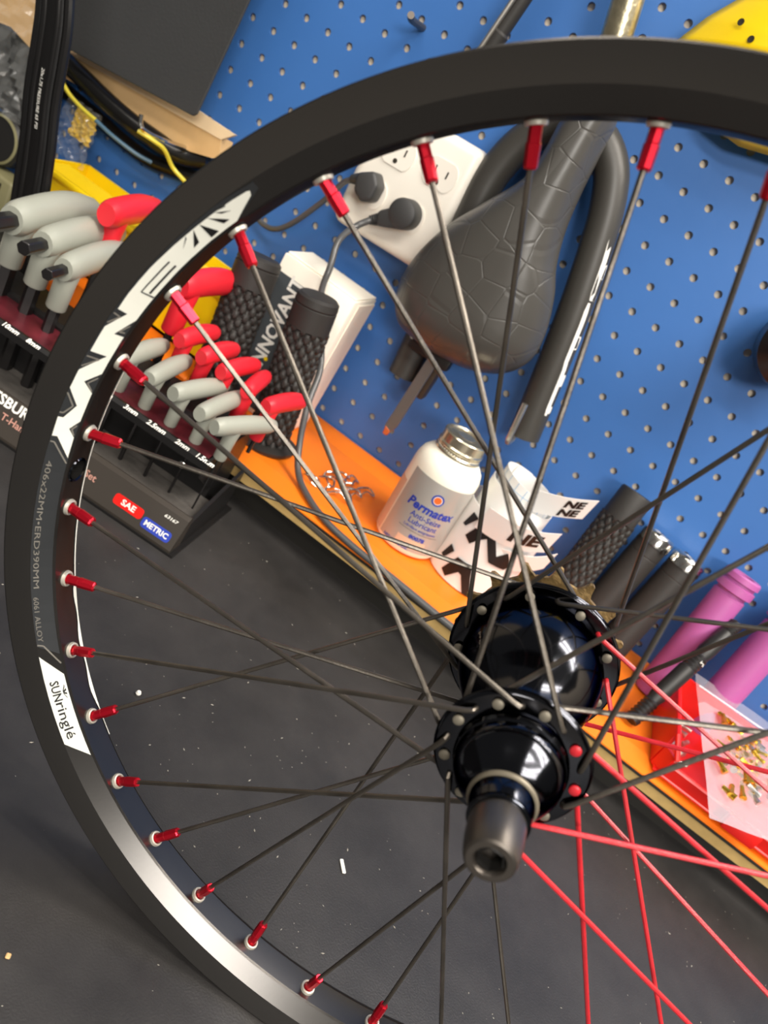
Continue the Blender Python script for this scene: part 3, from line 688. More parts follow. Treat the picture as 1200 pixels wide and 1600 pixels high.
for zz, s in ((0.160, 'grips'), (0.142, 'lock on'), (0.125, 'soft'), (0.108, 'pair'), (0.094, '135mm')):
    obj('lettering', textplane(s, 0.0060, (-0.2330, by0-0.0007, zz), (0, 0, 1), (-1, 0, 0), 1.0, 0.02), M['text_w'], bx, smooth=False)
obj('emblem', disc((-0.250, by0-0.0008, 0.100), (0, -1, 0), 0.0022, 8), M['yellow'], bx, smooth=False)

# ============================================================ OUTLET BLOCK, PLUGS, CABLES
oc = thing('outlet_tap', 'ivory white multi-outlet power tap on the pegboard', 'outlet', (-0.22, -0.02, 0.24))
th = math.radians(-3)
Rr = Matrix.Rotation(th, 3, 'Y')
oc_c = Vector((-0.2300, -0.021, 0.2940))
obj('housing', bev(box(oc_c, (0.104, 0.036, 0.116), R=Rr), 0.009, 4), M['ivory'], oc)
def OCP(u, v, off=0.0): return oc_c+Rr @ Vector((u, -0.018-off, v))
def outlet_face(u, v):
    P = []
    for a in range(20):
        q = 2*PI*a/20; x = 0.0165*math.cos(q); z = max(-0.0125, min(0.0125, 0.0165*math.sin(q)))
        P.append(OCP(u+x, v+z, 0.0))
    f_ = obj('outlet_face', prism(P, Rr @ Vector((0, -0.0012, 0))), M['ivory'], oc, smooth=False)
    for dx, hh in ((-0.0062, 0.0075), (0.0062, 0.0062)):
        obj('slot', box(OCP(u+dx, v+0.002, 0.0012), (0.0014, 0.0006, hh), R=Rr), M['slot'], f_, smooth=False)
    obj('slot', disc(OCP(u, v-0.0075, 0.0016), (0, -1, 0), 0.0022, 12), M['slot'], f_, smooth=False)
for u, v in ((-0.027, -0.019), (0.0150, -0.020), (-0.018, 0.022), (0.025, 0.024)): outlet_face(u, v)
# two plugs with their cords
pA = thing('power_plug', 'dark rubber two-prong plug in the upper left outlet with a thin cord going left', 'plug', (-0.2560, -0.05, 0.277), 'plugs in the white outlet tap')
obj('plug_body', bev(prism([(-0.266, -0.042, 0.284), (-0.252, -0.042, 0.293), (-0.243, -0.042, 0.284), (-0.243, -0.042, 0.270), (-0.252, -0.042, 0.264), (-0.262, -0.042, 0.270)], (0, -0.022, 0)), 0.003, 3), M['plug'], pA)
obj('strain_relief', tube([(-0.262, -0.054, 0.280), (-0.268, -0.053, 0.277), (-0.272, -0.052, 0.275)], [0.0062, 0.0050, 0.0040], 14), M['plug'], pA)
cp = catmull([(-0.270, -0.052, 0.276), (-0.279, -0.048, 0.268), (-0.287, -0.042, 0.252), (-0.296, -0.036, 0.2365), (-0.313, -0.030, 0.208), (-0.328, -0.026, 0.192), (-0.346, -0.020, 0.187), (-0.375, -0.014, 0.19), (-0.42, -0.012, 0.18)], 8)
obj('cord', tube(cp, 0.0028, 10), M['cable'], pA)
pB = thing('power_plug', 'round black flat plug low on the white outlet tap, thick grey cord looping down', 'plug', (-0.2150, -0.05, 0.272), 'plugs in the white outlet tap')
obj('plug_body', join(lathe((-0.2135, -0.0405, 0.2760), (0, -1, 0), [(0, 0), (0, 0.0135), (0.016, 0.0135), (0.019, 0.0122), (0.0205, 0.009), (0.021, 0)], 36), bev(prism([(-0.2135+0.002, -0.043, 0.2760+0.0115), (-0.234, -0.045, 0.2665), (-0.229, -0.045, 0.2545), (-0.2135+0.008, -0.043, 0.2760-0.0115)], (0, -0.015, 0)), 0.003, 2)), M['plug'], pB)
a0, a1 = Vector((-0.2290, -0.052, 0.2615)), Vector((-0.2385, -0.054, 0.2545)); rr = []
P = [a0+(a1-a0)*(i/12) for i in range(13)]
obj('strain_relief', tube(P, [0.0068-0.0002*i if i % 2 else 0.0056-0.0002*i for i in range(13)], 16), M['plug'], pB, angle=0.3)
cpath = [(-0.237, -0.055, 0.2555), (-0.2440, -0.062, 0.2440), (-0.2445, -0.070, 0.2240), (-0.2380, -0.0985, 0.2075), (-0.2300, -0.1070, 0.1880), (-0.2160, -0.1030, 0.1600), (-0.1960, -0.1100, 0.1300), (-0.1815, -0.1210, 0.1010), (-0.1650, -0.1350, 0.0700), (-0.1500, -0.1450, 0.0515), (-0.1360, -0.1580, 0.0490), (-0.1150, -0.1730, 0.0460), (-0.0950, -0.1830, 0.0400), (-0.0700, -0.1850, 0.0260), (-0.0400, -0.1850, 0.0120), (-0.005, -0.1900, 0.0035), (0.040, -0.2050, 0.0031), (0.090, -0.225, 0.0031), (0.15, -0.235, 0.0031)]
cpath = cpath[:9]+[(-0.1480, -0.1480, 0.0525), (-0.1240, -0.1620, 0.0470), (-0.1000, -0.1720, 0.0455), (-0.0730, -0.1760, 0.0446), (-0.0450, -0.1775, 0.0444), (-0.0170, -0.1785, 0.0443), (0.0110, -0.1800, 0.0440), (0.0380, -0.1815, 0.0438), (0.0580, -0.1810, 0.0440)]
cpath[3] = (-0.2350, -0.0935, 0.2080); cpath[2] = (-0.2440, -0.082, 0.2290); cpath[4] = (-0.2300, -0.0955, 0.1850); cpath[5] = (-0.2130, -0.0945, 0.1560); cpath[6] = (-0.1940, -0.1020, 0.1290)
obj('cord', tube(catmull(cpath, 8), 0.0030, 12), M['cable'], pB)

# ============================================================ SADDLE and what hangs round it
sad = thing('bicycle_saddle', 'black bicycle saddle with embossed hexagon cover hanging nose up', 'saddle', (-0.11, -0.05, 0.19))
OUT = [(-.1371, .4075), (-.1354, .3613), (-.1554, .323), (-.1739, .2891), (-.1849, .2518), (-.1842, .219), (-.1686, .1949), (-.1445, .1895), (-.1153, .1905), (-.0834, .1975), (-.0574, .2128), (-.0454, .2357), (-.0483, .2619), (-.0600, .2904), (-.0735, .3124), (-.0840, .3398), (-.0905, .3694), (-.0950, .4000), (-.1000, .4300), (-.1180, .4420), (-.1330, .4330)]
OC = catmull([(x, 0, z) for x, z in OUT], 6, closed=True); NO = len(OC)
def med(p):
    A, B = Vector((-0.1165, 0, 0.425)), Vector((-0.1165, 0, 0.245)); t = max(0, min(1, (p-A).dot(B-A)/(B-A).length_squared))
    return A+(B-A)*t, t
V = []; F = []; NR = 14
for j in range(NR+1):
    q = j/NR
    for p in OC:
        c, t = med(p); lat = 1-q
        pos = c+(p-c)*math.sin((1-q)*PI/2)**0.9
        H = 0.030+0.010*t
        hh = H*(1-math.sin((1-q)*PI/2)**2.6)**0.62
        V.append(Vector((pos.x, -0.050-hh, pos.z)))
for j in range(NR):
    for i in range(NO):
        i2 = (i+1) % NO; F.append((j*NO+i, j*NO+i2, (j+1)*NO+i2, (j+1)*NO+i))
sk = len(V)
for p in OC:
    c, t = med(p); pos = c+(p-c)*0.96; V.append(Vector((pos.x, -0.040, pos.z)))
for p in OC:
    c, t = med(p); pos = c+(p-c)*0.80; V.append(Vector((pos.x, -0.040, pos.z)))
for i in range(NO):
    i2 = (i+1) % NO; F.append((i2, i, sk+i, sk+i2)); F.append((sk+i2, sk+i, sk+NO+i, sk+NO+i2))
CP = Vector((0.0176, -0.7656, 0.3657)); KS = 0.983
V = [CP+(p-CP)*KS for p in V]
obj('cover', (V, F), M['saddle'], sad, angle=1.2)
obj('shell', prism([CP+((med(p)[0]+(p-med(p)[0])*0.93)+Vector((0, -0.046, 0))-CP)*KS for p in OC[::2]], (0, 0.008, 0)), M['brown'], sad, label='brownish underside shell')
for s in (-1, 1):
    obj('rail', tube(catmull([(-0.117+s*0.030, -0.040, 0.225), (-0.117+s*0.024, -0.026, 0.26), (-0.117+s*0.018, -0.022, 0.31), (-0.117+s*0.008, -0.034, 0.39)], 6), 0.0035, 10), M['hexsteel'], sad)
sp_ = thing('seat_post', 'worn silver seat post tube above the saddle nose at the top of the picture', 'seat post', (-0.128, -0.045, 0.42))
obj('tube', tube([(-0.120, -0.040, 0.425), (-0.1365, -0.047, 0.4770), (-0.148, -0.05, 0.515), (-0.165, -0.05, 0.570)], 0.0125, 28), mat('worn_silver', (190, 180, 150), 0.3, metal=0.9, var=0.3, vscale=60, bump=0.3, bscale=300), sp_)

ul = thing('bent_tube', 'thick black U-shaped tube with white lettering hanging behind the saddle', 'tube', (-0.1, -0.03, 0.16))
UP = [(-.1420, -.026, .1480), (-.1470, -.026, .1900), (-.1560, -.026, .2518), (-.1655, -.026, .3037), (-.1690, -.026, .3428), (-.1600, -.026, .3796), (-.1410, -.026, .4040), (-.1130, -.026, .4130), (-.0870, -.026, .4000), (-.0694, -.026, .373), (-.0550, -.026, .3338), (-.0390, -.026, .2803), (-.0244, -.026, .2218), (-.0115, -.026, .1690)]
up_ = catmull(UP, 6)
obj('tube_body', tube(up_, 0.0150, 24, up=(0, -1, 0)), M['tube_grey'], ul, angle=0.8)
# white lettering strokes lying on the right leg
LP = [Vector(p) for p in ((-0.0530, 0, 0.3520), (-0.0450, 0, 0.3200), (-0.0355, 0, 0.2850), (-0.0265, 0, 0.2520), (-0.0190, 0, 0.2200))]
def legpt(z, ang, off=0.0003):
    for a, b in zip(UP[9:-1], UP[10:]):
        if b[2] <= z <= a[2]:
            q = (a[2]-z)/(a[2]-b[2]); c = Vector(a)*(1-q)+Vector(b)*q; break
    else: c = Vector(UP[-1])
    T = (Vector(b)-Vector(a)).normalized(); N1 = Vector((0, -1, 0)); N2 = T.cross(N1).normalized()
    if N2.x < 0: N2 = -N2
    return c+(N1*math.cos(ang)+N2*math.sin(ang))*(0.0150+off)
polys = []
for (z0, z1, a0_, a1_) in ((0.352, 0.300, 0.72, 1.05), (0.298, 0.240, 0.70, 1.0), (0.246, 0.196, 0.78, 1.08), (0.330, 0.318, 1.05, 1.45), (0.305, 0.300, 0.95, 1.4), (0.27, 0.258, 0.95, 1.35), (0.235, 0.224, 1.0, 1.4), (0.205, 0.198, 1.0, 1.3)):
    n_ = 8; V = []; F = []
    for i in range(n_+1):
        z = z0+(z1-z0)*i/n_; w_ = 1 if 0 < i < n_ else 0.55; mid = (a0_+a1_)/2
        V.append(legpt(z, mid+(a0_-mid)*w_)); V.append(legpt(z, mid+(a1_-mid)*w_))
    for i in range(n_): F.append((2*i, 2*i+1, 2*i+3, 2*i+2))
    polys.append((V, F))
obj('lettering', join(*polys), M['text_w'], ul, smooth=False)

def peg_hook(label, P, r=0.0022, m='chrome', name='peg_hook'):
    o = obj(name, tube(catmull(P, 5), r, 10), M[m]); return tagit(o, label, 'hook')
peg_hook('silver peg hook beside the lower end of the black tube', [(-0.0200, 0.004, 0.1650), (-0.0190, -0.012, 0.1640), (-0.0180, -0.060, 0.1660), (-0.0190, -0.072, 0.1710), (-0.0215, -0.074, 0.186), (-0.0252, -0.074, 0.206)], 0.0028, 'silver')
sw = thing('flat_wrench', 'flat steel wrench with rusty tip hanging below the saddle', 'wrench', (-0.121, -0.055, 0.104))
obj('blade', bev(prism([(-0.1240, -0.058, 0.186), (-0.1140, -0.058, 0.186), (-0.1135, -0.058, 0.112), (-0.1165, -0.058, 0.102), (-0.1215, -0.058, 0.101), (-0.1245, -0.058, 0.106)], (0, 0.004, 0)), 0.0008, 1), mat('brushed_steel', (150, 146, 140), 0.35, metal=0.8), sw)
obj('tip', bev(prism([(-0.1235, -0.0585, 0.107), (-0.1165, -0.0585, 0.105), (-0.1175, -0.0585, 0.0985), (-0.1225, -0.0585, 0.0985)], (0, 0.005, 0)), 0.0008, 1), M['orange_tip'], sw, label='rusty orange tip')
cl = thing('saddle_clamp', 'dark brown steel clamp block hanging under the saddle tail', 'clamp', (-0.13, -0.03, 0.14))
obj('jaw', rbox((-0.1165, -0.032, 0.172), (0.011, 0.016, 0.062), 0.003, 2), M['brown'], cl)
obj('crosspiece', rbox((-0.1260, -0.050, 0.1925), (0.046, 0.012, 0.022), 0.003, 2), M['satin_black'], cl)
obj('pin', tube([(-0.146, -0.056, 0.200), (-0.1475, -0.056, 0.190)], 0.0022, 10), M['silver'], cl)

# items at the top edge
tl = thing('tool_handle', 'dark grey tool handle hanging above the rim at the top', 'tool', (-0.226, -0.03, 0.43))
obj('handle', lathe((-0.2265, -0.032, 0.415), (0.10, -0.02, 1.0), [(0, 0), (0, 0.0075), (0.02, 0.0085), (0.022, 0.0070), (0.07, 0.0070), (0.10, 0.006), (0.10, 0)], 24), M['rub'], tl)
obj('rod', tube([(-0.2330, -0.038, 0.400), (-0.2245, -0.042, 0.470), (-0.2165, -0.042, 0.53)], 0.0022, 10), M['silver'], tl)
peg_hook('short dark peg hook at the top edge above the rim', [(-0.300, 0.004, 0.410), (-0.300, -0.010, 0.409), (-0.3000, -0.030, 0.4085), (-0.2990, -0.038, 0.4105)], 0.0032, 'titan')
# yellow perforated plate, top right
yp = thing('perforated_cover', 'curved yellow plastic cover with small holes at the top right on the pegboard', 'cover', (-0.02, -0.06, 0.46))
PO = [(-.0975, .4985), (-.0880, .521), (-.0756, .5410), (-.050, .580), (0, .606), (.06, .60), (.10, .565), (.112, .525), (.085, .492), (.05, .476), (.0138, .4680), (-.0100, .4620), (-.0332, .4635), (-.065, .477)]
def plate_grid():
    C0 = Vector((0.010, -0.02, 0.530)); O = []
    for (a, b) in zip(PO, PO[1:]+PO[:1]):
        for k in range(5): O.append(Vector((a[0]+(b[0]-a[0])*k/5, -0.02, a[1]+(b[1]-a[1])*k/5)))
    V = []; F = []; n = len(O); R = 14
    for j in range(R+1):
        q = j/R
        for p in O:
            v = C0+(p-C0)*q; v.y = -0.02-0.040*(1-q**2.2); V.append(v)
    for j in range(1, R+1):
        for i in range(n):
            i2 = (i+1) % n; F.append(((j-1)*n+i, (j-1)*n+i2, j*n+i2, j*n+i))
    return V, F
HOLES = ((-0.0620, 0.5250), (-0.0700, 0.5080), (-0.0480, 0.5180), (-0.0700, 0.4920), (-0.0500, 0.5010), (-0.0390, 0.4860), (-0.0270, 0.4980))
cov = obj('shell', plate_grid(), M['yellow'], yp, angle=1.2)
so = cov.modifiers.new('s', 'SOLIDIFY'); so.thickness = 0.003; so.offset = 0
for (x, z) in HOLES:
    cx, cz = x+0.0, z
    q = min(0.95, Vector((cx-0.010, cz-0.530)).length/0.105); y = -0.02-0.040*(1-q**2.2)
    obj('hole', lathe(Vector((cx, y, cz))-Vector((0, 1, 0))*0.0030, (-0.35, -1, 0.0), [(0, 0), (0.0002, 0.0026)], 12), M['slot'], cov, smooth=False)
kn = obj('rubber_knob', lathe((0.128, -0.005, 0.362), (0, -1, 0), [(0, 0.030), (0.03, 0.034), (0.050, 0.032), (0.058, 0.024), (0.060, 0)], 40), M['rub_dk']); tagit(kn, 'dark round rubber knob cut by the right edge on the pegboard', 'knob')

# ============================================================ BOTTLE
bt = thing('lubricant_bottle', 'white plastic lubricant bottle with a grey label and tin screw cap', 'bottle', (-0.0409, -0.106, 0.0452))
bo = Vector((-0.0412, -0.106, 0.0452)); bd = Vector((-0.0060, 0.0, 0.110)).normalized(); br = 0.0315
obj('body', lathe(bo, bd, [(0, 0), (0, br*0.84), (0.0015, br*0.94), (0.005, br), (0.078, br), (0.084, br*0.985), (0.090, br*0.92), (0.0945, br*0.80), (0.0965, br*0.70), (0.0985, br*0.66), (0.102, br*0.66), (0.102, 0)], 64), M['bottle'], bt)
bu, bw, _ = frame(bd)
def BC(ang, h, off=0.0):
    f0 = Vector((math.cos(ang), math.sin(ang), 0)); f0 = (f0-bd*f0.dot(bd)).normalized()
    return bo+bd*h+f0*(br+off)
fc = math.radians(-70)
def band(h0, h1, a0, a1, m, name, off, label=None):
    V = []; F = []; n_ = 40
    for i in range(n_+1):
        a = a0+(a1-a0)*i/n_; V += [BC(a, h0, off), BC(a, h1, off)]
    for i in range(n_): F.append((2*i, 2*i+2, 2*i+3, 2*i+1))
    return obj(name, (V, F), m, bt, angle=1.2, label=label)
band(0.0065, 0.077, fc-math.radians(62), fc+math.radians(110), M['lab_grey'], 'label_wrap', 0.00025, 'grey paper label')
band(0.0065, 0.060, fc-math.radians(108), fc-math.radians(66), M['tan_pr'], 'label_wrap', 0.00022, 'pale side label with small print')
def btext(s, h, size, m, sx=1.0, bold=0.0, da=0.0, shear=0.0, nm='lettering'):
    g = text2d(s, size, sx, bold)
    return obj(nm, mapto(g, lambda u, v: BC(fc+da+(u+shear*v)/br, h+v, 0.0005)), M[m], bt, smooth=False)
btext('Permatex', 0.0500, 0.0118, 'blue_pr', 1.0, 0.035, shear=0.15)
btext('Anti-Seize', 0.0410, 0.0074, 'blue_pr', 1.0, 0.01)
btext('Lubricant', 0.0345, 0.0074, 'blue_pr', 1.0, 0.01)
btext('Lubrifiant antigrippant', 0.0290, 0.0036, 'blue_pr', 1.0, 0.01)
btext('80078', 0.0205, 0.0050, 'blue_pr', 1.2, 0.05, da=0.05)
btext('NET WT. 8 OZ.', 0.0082, 0.0040, 'blue_pr', 1.0, 0.03, da=-0.45)
band(0.0256, 0.0259, fc-0.62, fc+0.62, M['ink'], 'print_line', 0.0005)
band(0.0100, 0.0180, fc-0.50, fc+0.38, M['tan_pr'], 'print_block', 0.00045, 'pale orange small print block')
def bdisc(h, r, m, off):
    V = [BC(fc+r*math.cos(2*PI*i/24)/br, h+r*math.sin(2*PI*i/24), off) for i in range(24)]
    return obj('emblem', (V, [tuple(range(24))]), m, bt, smooth=False)
bdisc(0.0625, 0.0056, M['blue_pr'], 0.0005); bdisc(0.0625, 0.0041, M['text_w'], 0.0006); bdisc(0.0625, 0.0034, M['o_print'], 0.0007)
obj('screw_cap', lathe(bo, bd, [(0.0975, 0.0200), (0.0985, 0.0218), (0.1000, 0.0218), (0.1012, 0.0208), (0.1030, 0.0208), (0.1042, 0.0215), (0.1056, 0.0215), (0.1070, 0.0206), (0.1120, 0.0206), (0.1150, 0.0208), (0.1162, 0.0200), (0.1164, 0.0180), (0.1150, 0.0165), (0.1150, 0.0100), (0.1156, 0.0085), (0.1150, 0)], 48), M['cap'], bt, angle=0.4)

# ============================================================ STICKER ROLL
rl = thing('sticker_roll', 'roll of white rim stickers with bold black letters between the bottle and the grips', 'sticker roll', (0.022, -0.085, 0.045))
rc = Vector((0.022, -0.085, 0)); 
def RC(deg, z, r): a = math.radians(deg); return Vector((rc.x+r*math.cos(a), rc.y+r*math.sin(a), z))
def curl(r0, r1, z0, z1, d0, d1, m, name, topslant=0.0, n_=48, label=None, thick=0.0006):
    V = []; F = []
    for i in range(n_+1):
        q = i/n_; d_ = d0+(d1-d0)*q; r = r0+(r1-r0)*q; zt = z1+topslant*math.cos(math.radians(d_-200))
        V += [RC(d_, z0, r), RC(d_, zt, r), RC(d_, zt, r-thick), RC(d_, z0, r-thick)]
    for i in range(n_):
        a, b = 4*i, 4*i+4
        for c1, c2 in ((0, 1), (1, 2), (2, 3), (3, 0)): F.append((a+c1, b+c1, b+c2, a+c2))
    F.append((0, 1, 2, 3)); F.append(tuple(4*n_+k for k in (3, 2, 1, 0)))
    return obj(name, (V, F), m, rl, angle=0.9, label=label)
curl(0.0405, 0.0395, 0.0460, 0.118, -215, 130, M['paper'], 'outer_sheet', 0.002)
curl(0.0340, 0.0300, 0.0480, 0.142, -250, 110, M['paper'], 'inner_sheet', 0.002)
g_in = curl(0.0285, 0.0265, 0.060, 0.154, -260, 140, M['paper'], 'grid_backing', 0.004, label='white backing paper with a pale blue grid')
polys = []
for z in (0.126, 0.137, 0.148):
    polys.append((lambda n_=30: ([RC(-200+330*i/n_, z+dz, 0.0289-0.0019*i/n_) for i in range(n_+1) for dz in (0, 0.0005)], [(2*i, 2*i+2, 2*i+3, 2*i+1) for i in range(n_)]))())
for dd in range(-190, 120, 20): 
    q = (dd+200)/350; r_ = 0.0288-0.0019*q; polys.append(([RC(dd, 0.12, r_), RC(dd+1, 0.12, r_), RC(dd+1, 0.154+0.004*math.cos(math.radians(dd-200)), r_), RC(dd, 0.154+0.004*math.cos(math.radians(dd-200)), r_)], [(0, 1, 2, 3)]))
obj('grid_lines', join(*polys), M['paper_bl'], g_in, smooth=False)
ZP = [[(-119.2, .0923), (-108.9, .1121), (-88.7, .1114), (-71.8, .0943), (-63.9, .1009), (-56.5, .1071), (-33.5, .1062), (-40.0, .0966), (-53.2, .0856), (-75.7, .0857), (-93.6, .1033), (-101.0, .0978), (-107.9, .089)],
      [(-108.6, .0493), (-118.6, .0526), (-109.1, .072), (-87.2, .0732), (-81.5, .0636), (-67.3, .0464), (-78.7, .0464), (-92.8, .0606), (-97.7, .0612)],
      [(-132.7, .0618), (-127.4, .0762), (-118.1, .0733), (-126.2, .0605)], [(-133.0, .0977), (-128.7, .1130), (-116.9, .1120), (-127.1, .0978)]]
g = flat2d(ZP, 5.0)
obj('print', mapto(g, lambda u, v: RC(u, v, 0.0414)), M['ink'], rl, smooth=False, label='bold black zigzag letters')
# loose curled strips at the top right, each with black lettering
def strip(P0, P1, h, bend, m, txt, nm='strip'):
    P0, P1 = Vector(P0), Vector(P1); U = (P1-P0); L = U.length; U.normalize(); W = Vector((0.05, -0.25, 1)).normalized(); N = U.cross(W).normalized()
    if N.y > 0: N = -N
    V = []; F = []; n_ = 12
    f_ = lambda u, v: P0+U*u+W*v+N*(bend*math.sin(PI*u/L))
    for i in range(n_+1):
        u = L*i/n_; V += [f_(u, 0), f_(u, h), f_(u, h)-N*0.0005, f_(u, 0)-N*0.0005]
    for i in range(n_):
        a, b = 4*i, 4*i+4
        for c1, c2 in ((0, 1), (1, 2), (2, 3), (3, 0)): F.append((a+c1, b+c1, b+c2, a+c2))
    F.append((0, 1, 2, 3)); F.append(tuple(4*n_+k for k in (3, 2, 1, 0)))
    s_ = obj(nm, (V, F), m, rl, angle=0.9)
    for (t, u0, v0, sz) in txt:
        g = text2d(t, sz, 1.2, 0.05)
        obj('lettering', mapto(g, lambda u, v: f_(u0+u, v0+v)+N*0.0005), M['ink'], s_, smooth=False)
strip((0.028, -0.112, 0.140), (0.0735, -0.100, 0.160), 0.024, 0.003, M['paper'], [('NE', 0.035, 0.0165, 0.011), ('NE', 0.035, 0.006, 0.011)])
strip((0.004, -0.125, 0.105), (0.066, -0.108, 0.118), 0.026, 0.010, M['paper'], [('NE', 0.040, 0.013, 0.018)])
strip((0.034, -0.118, 0.082), (0.075, -0.095, 0.100), 0.022, 0.006, M['paper'], [])

# ============================================================ METAL CLIPS in the tray
random.seed(11)
cpos = [(-0.143, -0.128), (-0.130, -0.112), (-0.128, -0.088), (-0.118, -0.076), (-0.113, -0.094), (-0.104, -0.100), (-0.099, -0.078), (-0.121, -0.125), (-0.109, -0.118), (-0.134, -0.098)]
clabels = ['leftmost bent steel wire clip in the orange tray', 'steel wire clip right of the leftmost one in the tray']
for i, (x, y) in enumerate(cpos):
    a = random.uniform(0, 2*PI); s = 0.007+0.002*random.random(); c, q = math.cos(a), math.sin(a)
    L = [(-1.3, 0.1), (-0.6, 0.5), (0.2, 0.55), (0.9, 0.1), (0.5, -0.5), (-0.3, -0.45), (-0.9, -0.9)]
    P = [(x+s*(u*c-v*q), y+s*(u*q+v*c), 0.0466+0.0016*(j % 3)+0.0008*(i % 3)) for j, (u, v) in enumerate(L)]
    o = obj('wire_clip', tube(catmull(P, 6), 0.0010, 8), M['chrome'])
    tagit(o, 'small shiny bent steel wire clip in the heap left of the white bottle', 'clip', 'wire clips heaped in the orange tray')

# ============================================================ RED BIN with bagged nipples
rb = thing('parts_bin', 'open red plastic parts bin on the right end of the orange tray', 'bin', (0.29, -0.13, 0.045))
xb0, xb1, yb0, yb1 = 0.238, 0.420, -0.168, -0.060
ra_ = math.radians(0)
def wall(p0, p1, z0, z1, t=0.003, lean=0.0):
    p0, p1 = Vector((*p0, 0)), Vector((*p1, 0)); D = (p1-p0).normalized(); N = Vector((D.y, -D.x, 0))
    return prism([p0+Vector((0, 0, z0)), p1+Vector((0, 0, z0)), p1+N*lean+Vector((0, 0, z1)), p0+N*lean+Vector((0, 0, z1))], N*t)
obj('bin_wall', join(wall((xb0+0.008, yb0), (xb1, yb0), 0.0455, 0.060, 0.003, 0.003), wall((xb1, yb0), (xb1, yb1), 0.0455, 0.075), wall((xb1, yb1), (xb0, yb1), 0.0455, 0.085), wall((xb0, yb1), (xb0, yb0+0.010), 0.0455, 0.078), wall((xb0, yb0+0.010), (xb0+0.008, yb0), 0.0455, 0.066)), M['redplast'], rb, smooth=False)
obj('bin_base', box(((xb0+xb1)/2, (yb0+yb1)/2, 0.0465), (xb1-xb0, yb1-yb0, 0.002)), M['redplast'], rb, smooth=False)
obj('bin_lip', join(tube([(xb0+0.008, yb0-0.004, 0.0600), (xb1, yb0-0.004, 0.0600)], 0.0022, 8), tube([(xb0+0.004, yb0-0.002, 0.0475), (xb1, yb0-0.002, 0.0475)], 0.0022, 8), tube([(xb0-0.001, yb1, 0.0785), (xb0-0.001, yb0+0.010, 0.0785), (xb0+0.008, yb0-0.003, 0.066)], 0.0024, 8)), M['redplast'], rb)
obj('label_holder', rbox((0.3120, -0.183, 0.0580), (0.030, 0.008, 0.014), 0.002, 2), M['redplast'], rb)
random.seed(5)
NIP = 'small silver nipples loose in the red bin'
for i in range(14):
    x = random.uniform(0.244, 0.262); y = random.uniform(-0.150, -0.080); a = random.uniform(0, PI); z = 0.0502+0.004*(i % 3)
    o = obj('spoke_nipple', lathe((x, y, z), (math.cos(a), math.sin(a), random.uniform(-0.2, 0.4)), [(0, 0), (0, 0.0028), (0.003, 0.0026), (0.004, 0.0020), (0.011, 0.0020), (0.011, 0)], 10), M['silver'], None)
    tagit(o, 'loose silver spoke nipple in the red bin beside the clear bag', 'nipple', NIP)
bagt = thing('zip_bag', 'clear plastic zip bag of gold nipples lying on the red bin', 'bag', (0.30, -0.13, 0.07))
def bagsurf(off):
    # corners: near-left foot, far-left top, far-right top, near-right foot
    c00 = Vector((0.2760, -0.2120, 0.0655)); c10 = Vector((0.400, -0.150, 0.0680)); c01 = Vector((0.2455, -0.050, 0.0900)); c11 = Vector((0.400, -0.045, 0.0950))
    V = []; F = []; n_ = 20
    for j in range(n_+1):
        for i in range(n_+1):
            u, v = i/n_, j/n_
            p = c00*(1-u)*(1-v)+c10*u*(1-v)+c01*(1-u)*v+c11*u*v
            puff = math.sin(PI*u)*math.sin(PI*min(1, v*1.25)) if v < 0.8 else 0
            wr = 0.0012*math.sin(17*u+5*v)*math.sin(9*v+3*u)
            V.append(p+Vector((0, 0, off*puff*0.010+wr*(0.4+puff))))
    for j in range(n_):
        for i in range(n_): a = j*(n_+1)+i; F.append((a, a+1, a+n_+2, a+n_+1))
    return V, F
obj('bag_film', join(bagsurf(1), bagsurf(-0.6)), M['zip'], bagt, angle=1.2)
obj('zip_strip', tube([(0.2505, -0.068, 0.0890), (0.400, -0.062, 0.0925)], 0.0011, 8), M['zip'], bagt)
random.seed(8)
for i in range(60):
    x = max(0.276, min(0.350, random.gauss(0.303, 0.013))); y = max(-0.178, min(-0.095, random.gauss(-0.130, 0.022))); a = random.uniform(0, PI)
    z = 0.0680+(y+0.21)/0.16*0.0245+random.uniform(0.000, 0.004)
    o = obj('spoke_nipple', lathe((x, y, z), (math.cos(a), math.sin(a), random.uniform(-0.2, 0.2)), [(0, 0), (0, 0.0030), (0.003, 0.0028), (0.004, 0.0021), (0.012, 0.0021), (0.012, 0)], 8), M['brass' if i % 4 else 'silver'], None)
    if i % 4: tagit(o, 'gold spoke nipple inside the clear zip bag', 'nipple', 'gold nipples inside the zip bag')
    else: tagit(o, 'silver spoke nipple inside the clear zip bag', 'nipple', 'silver nipples inside the zip bag')

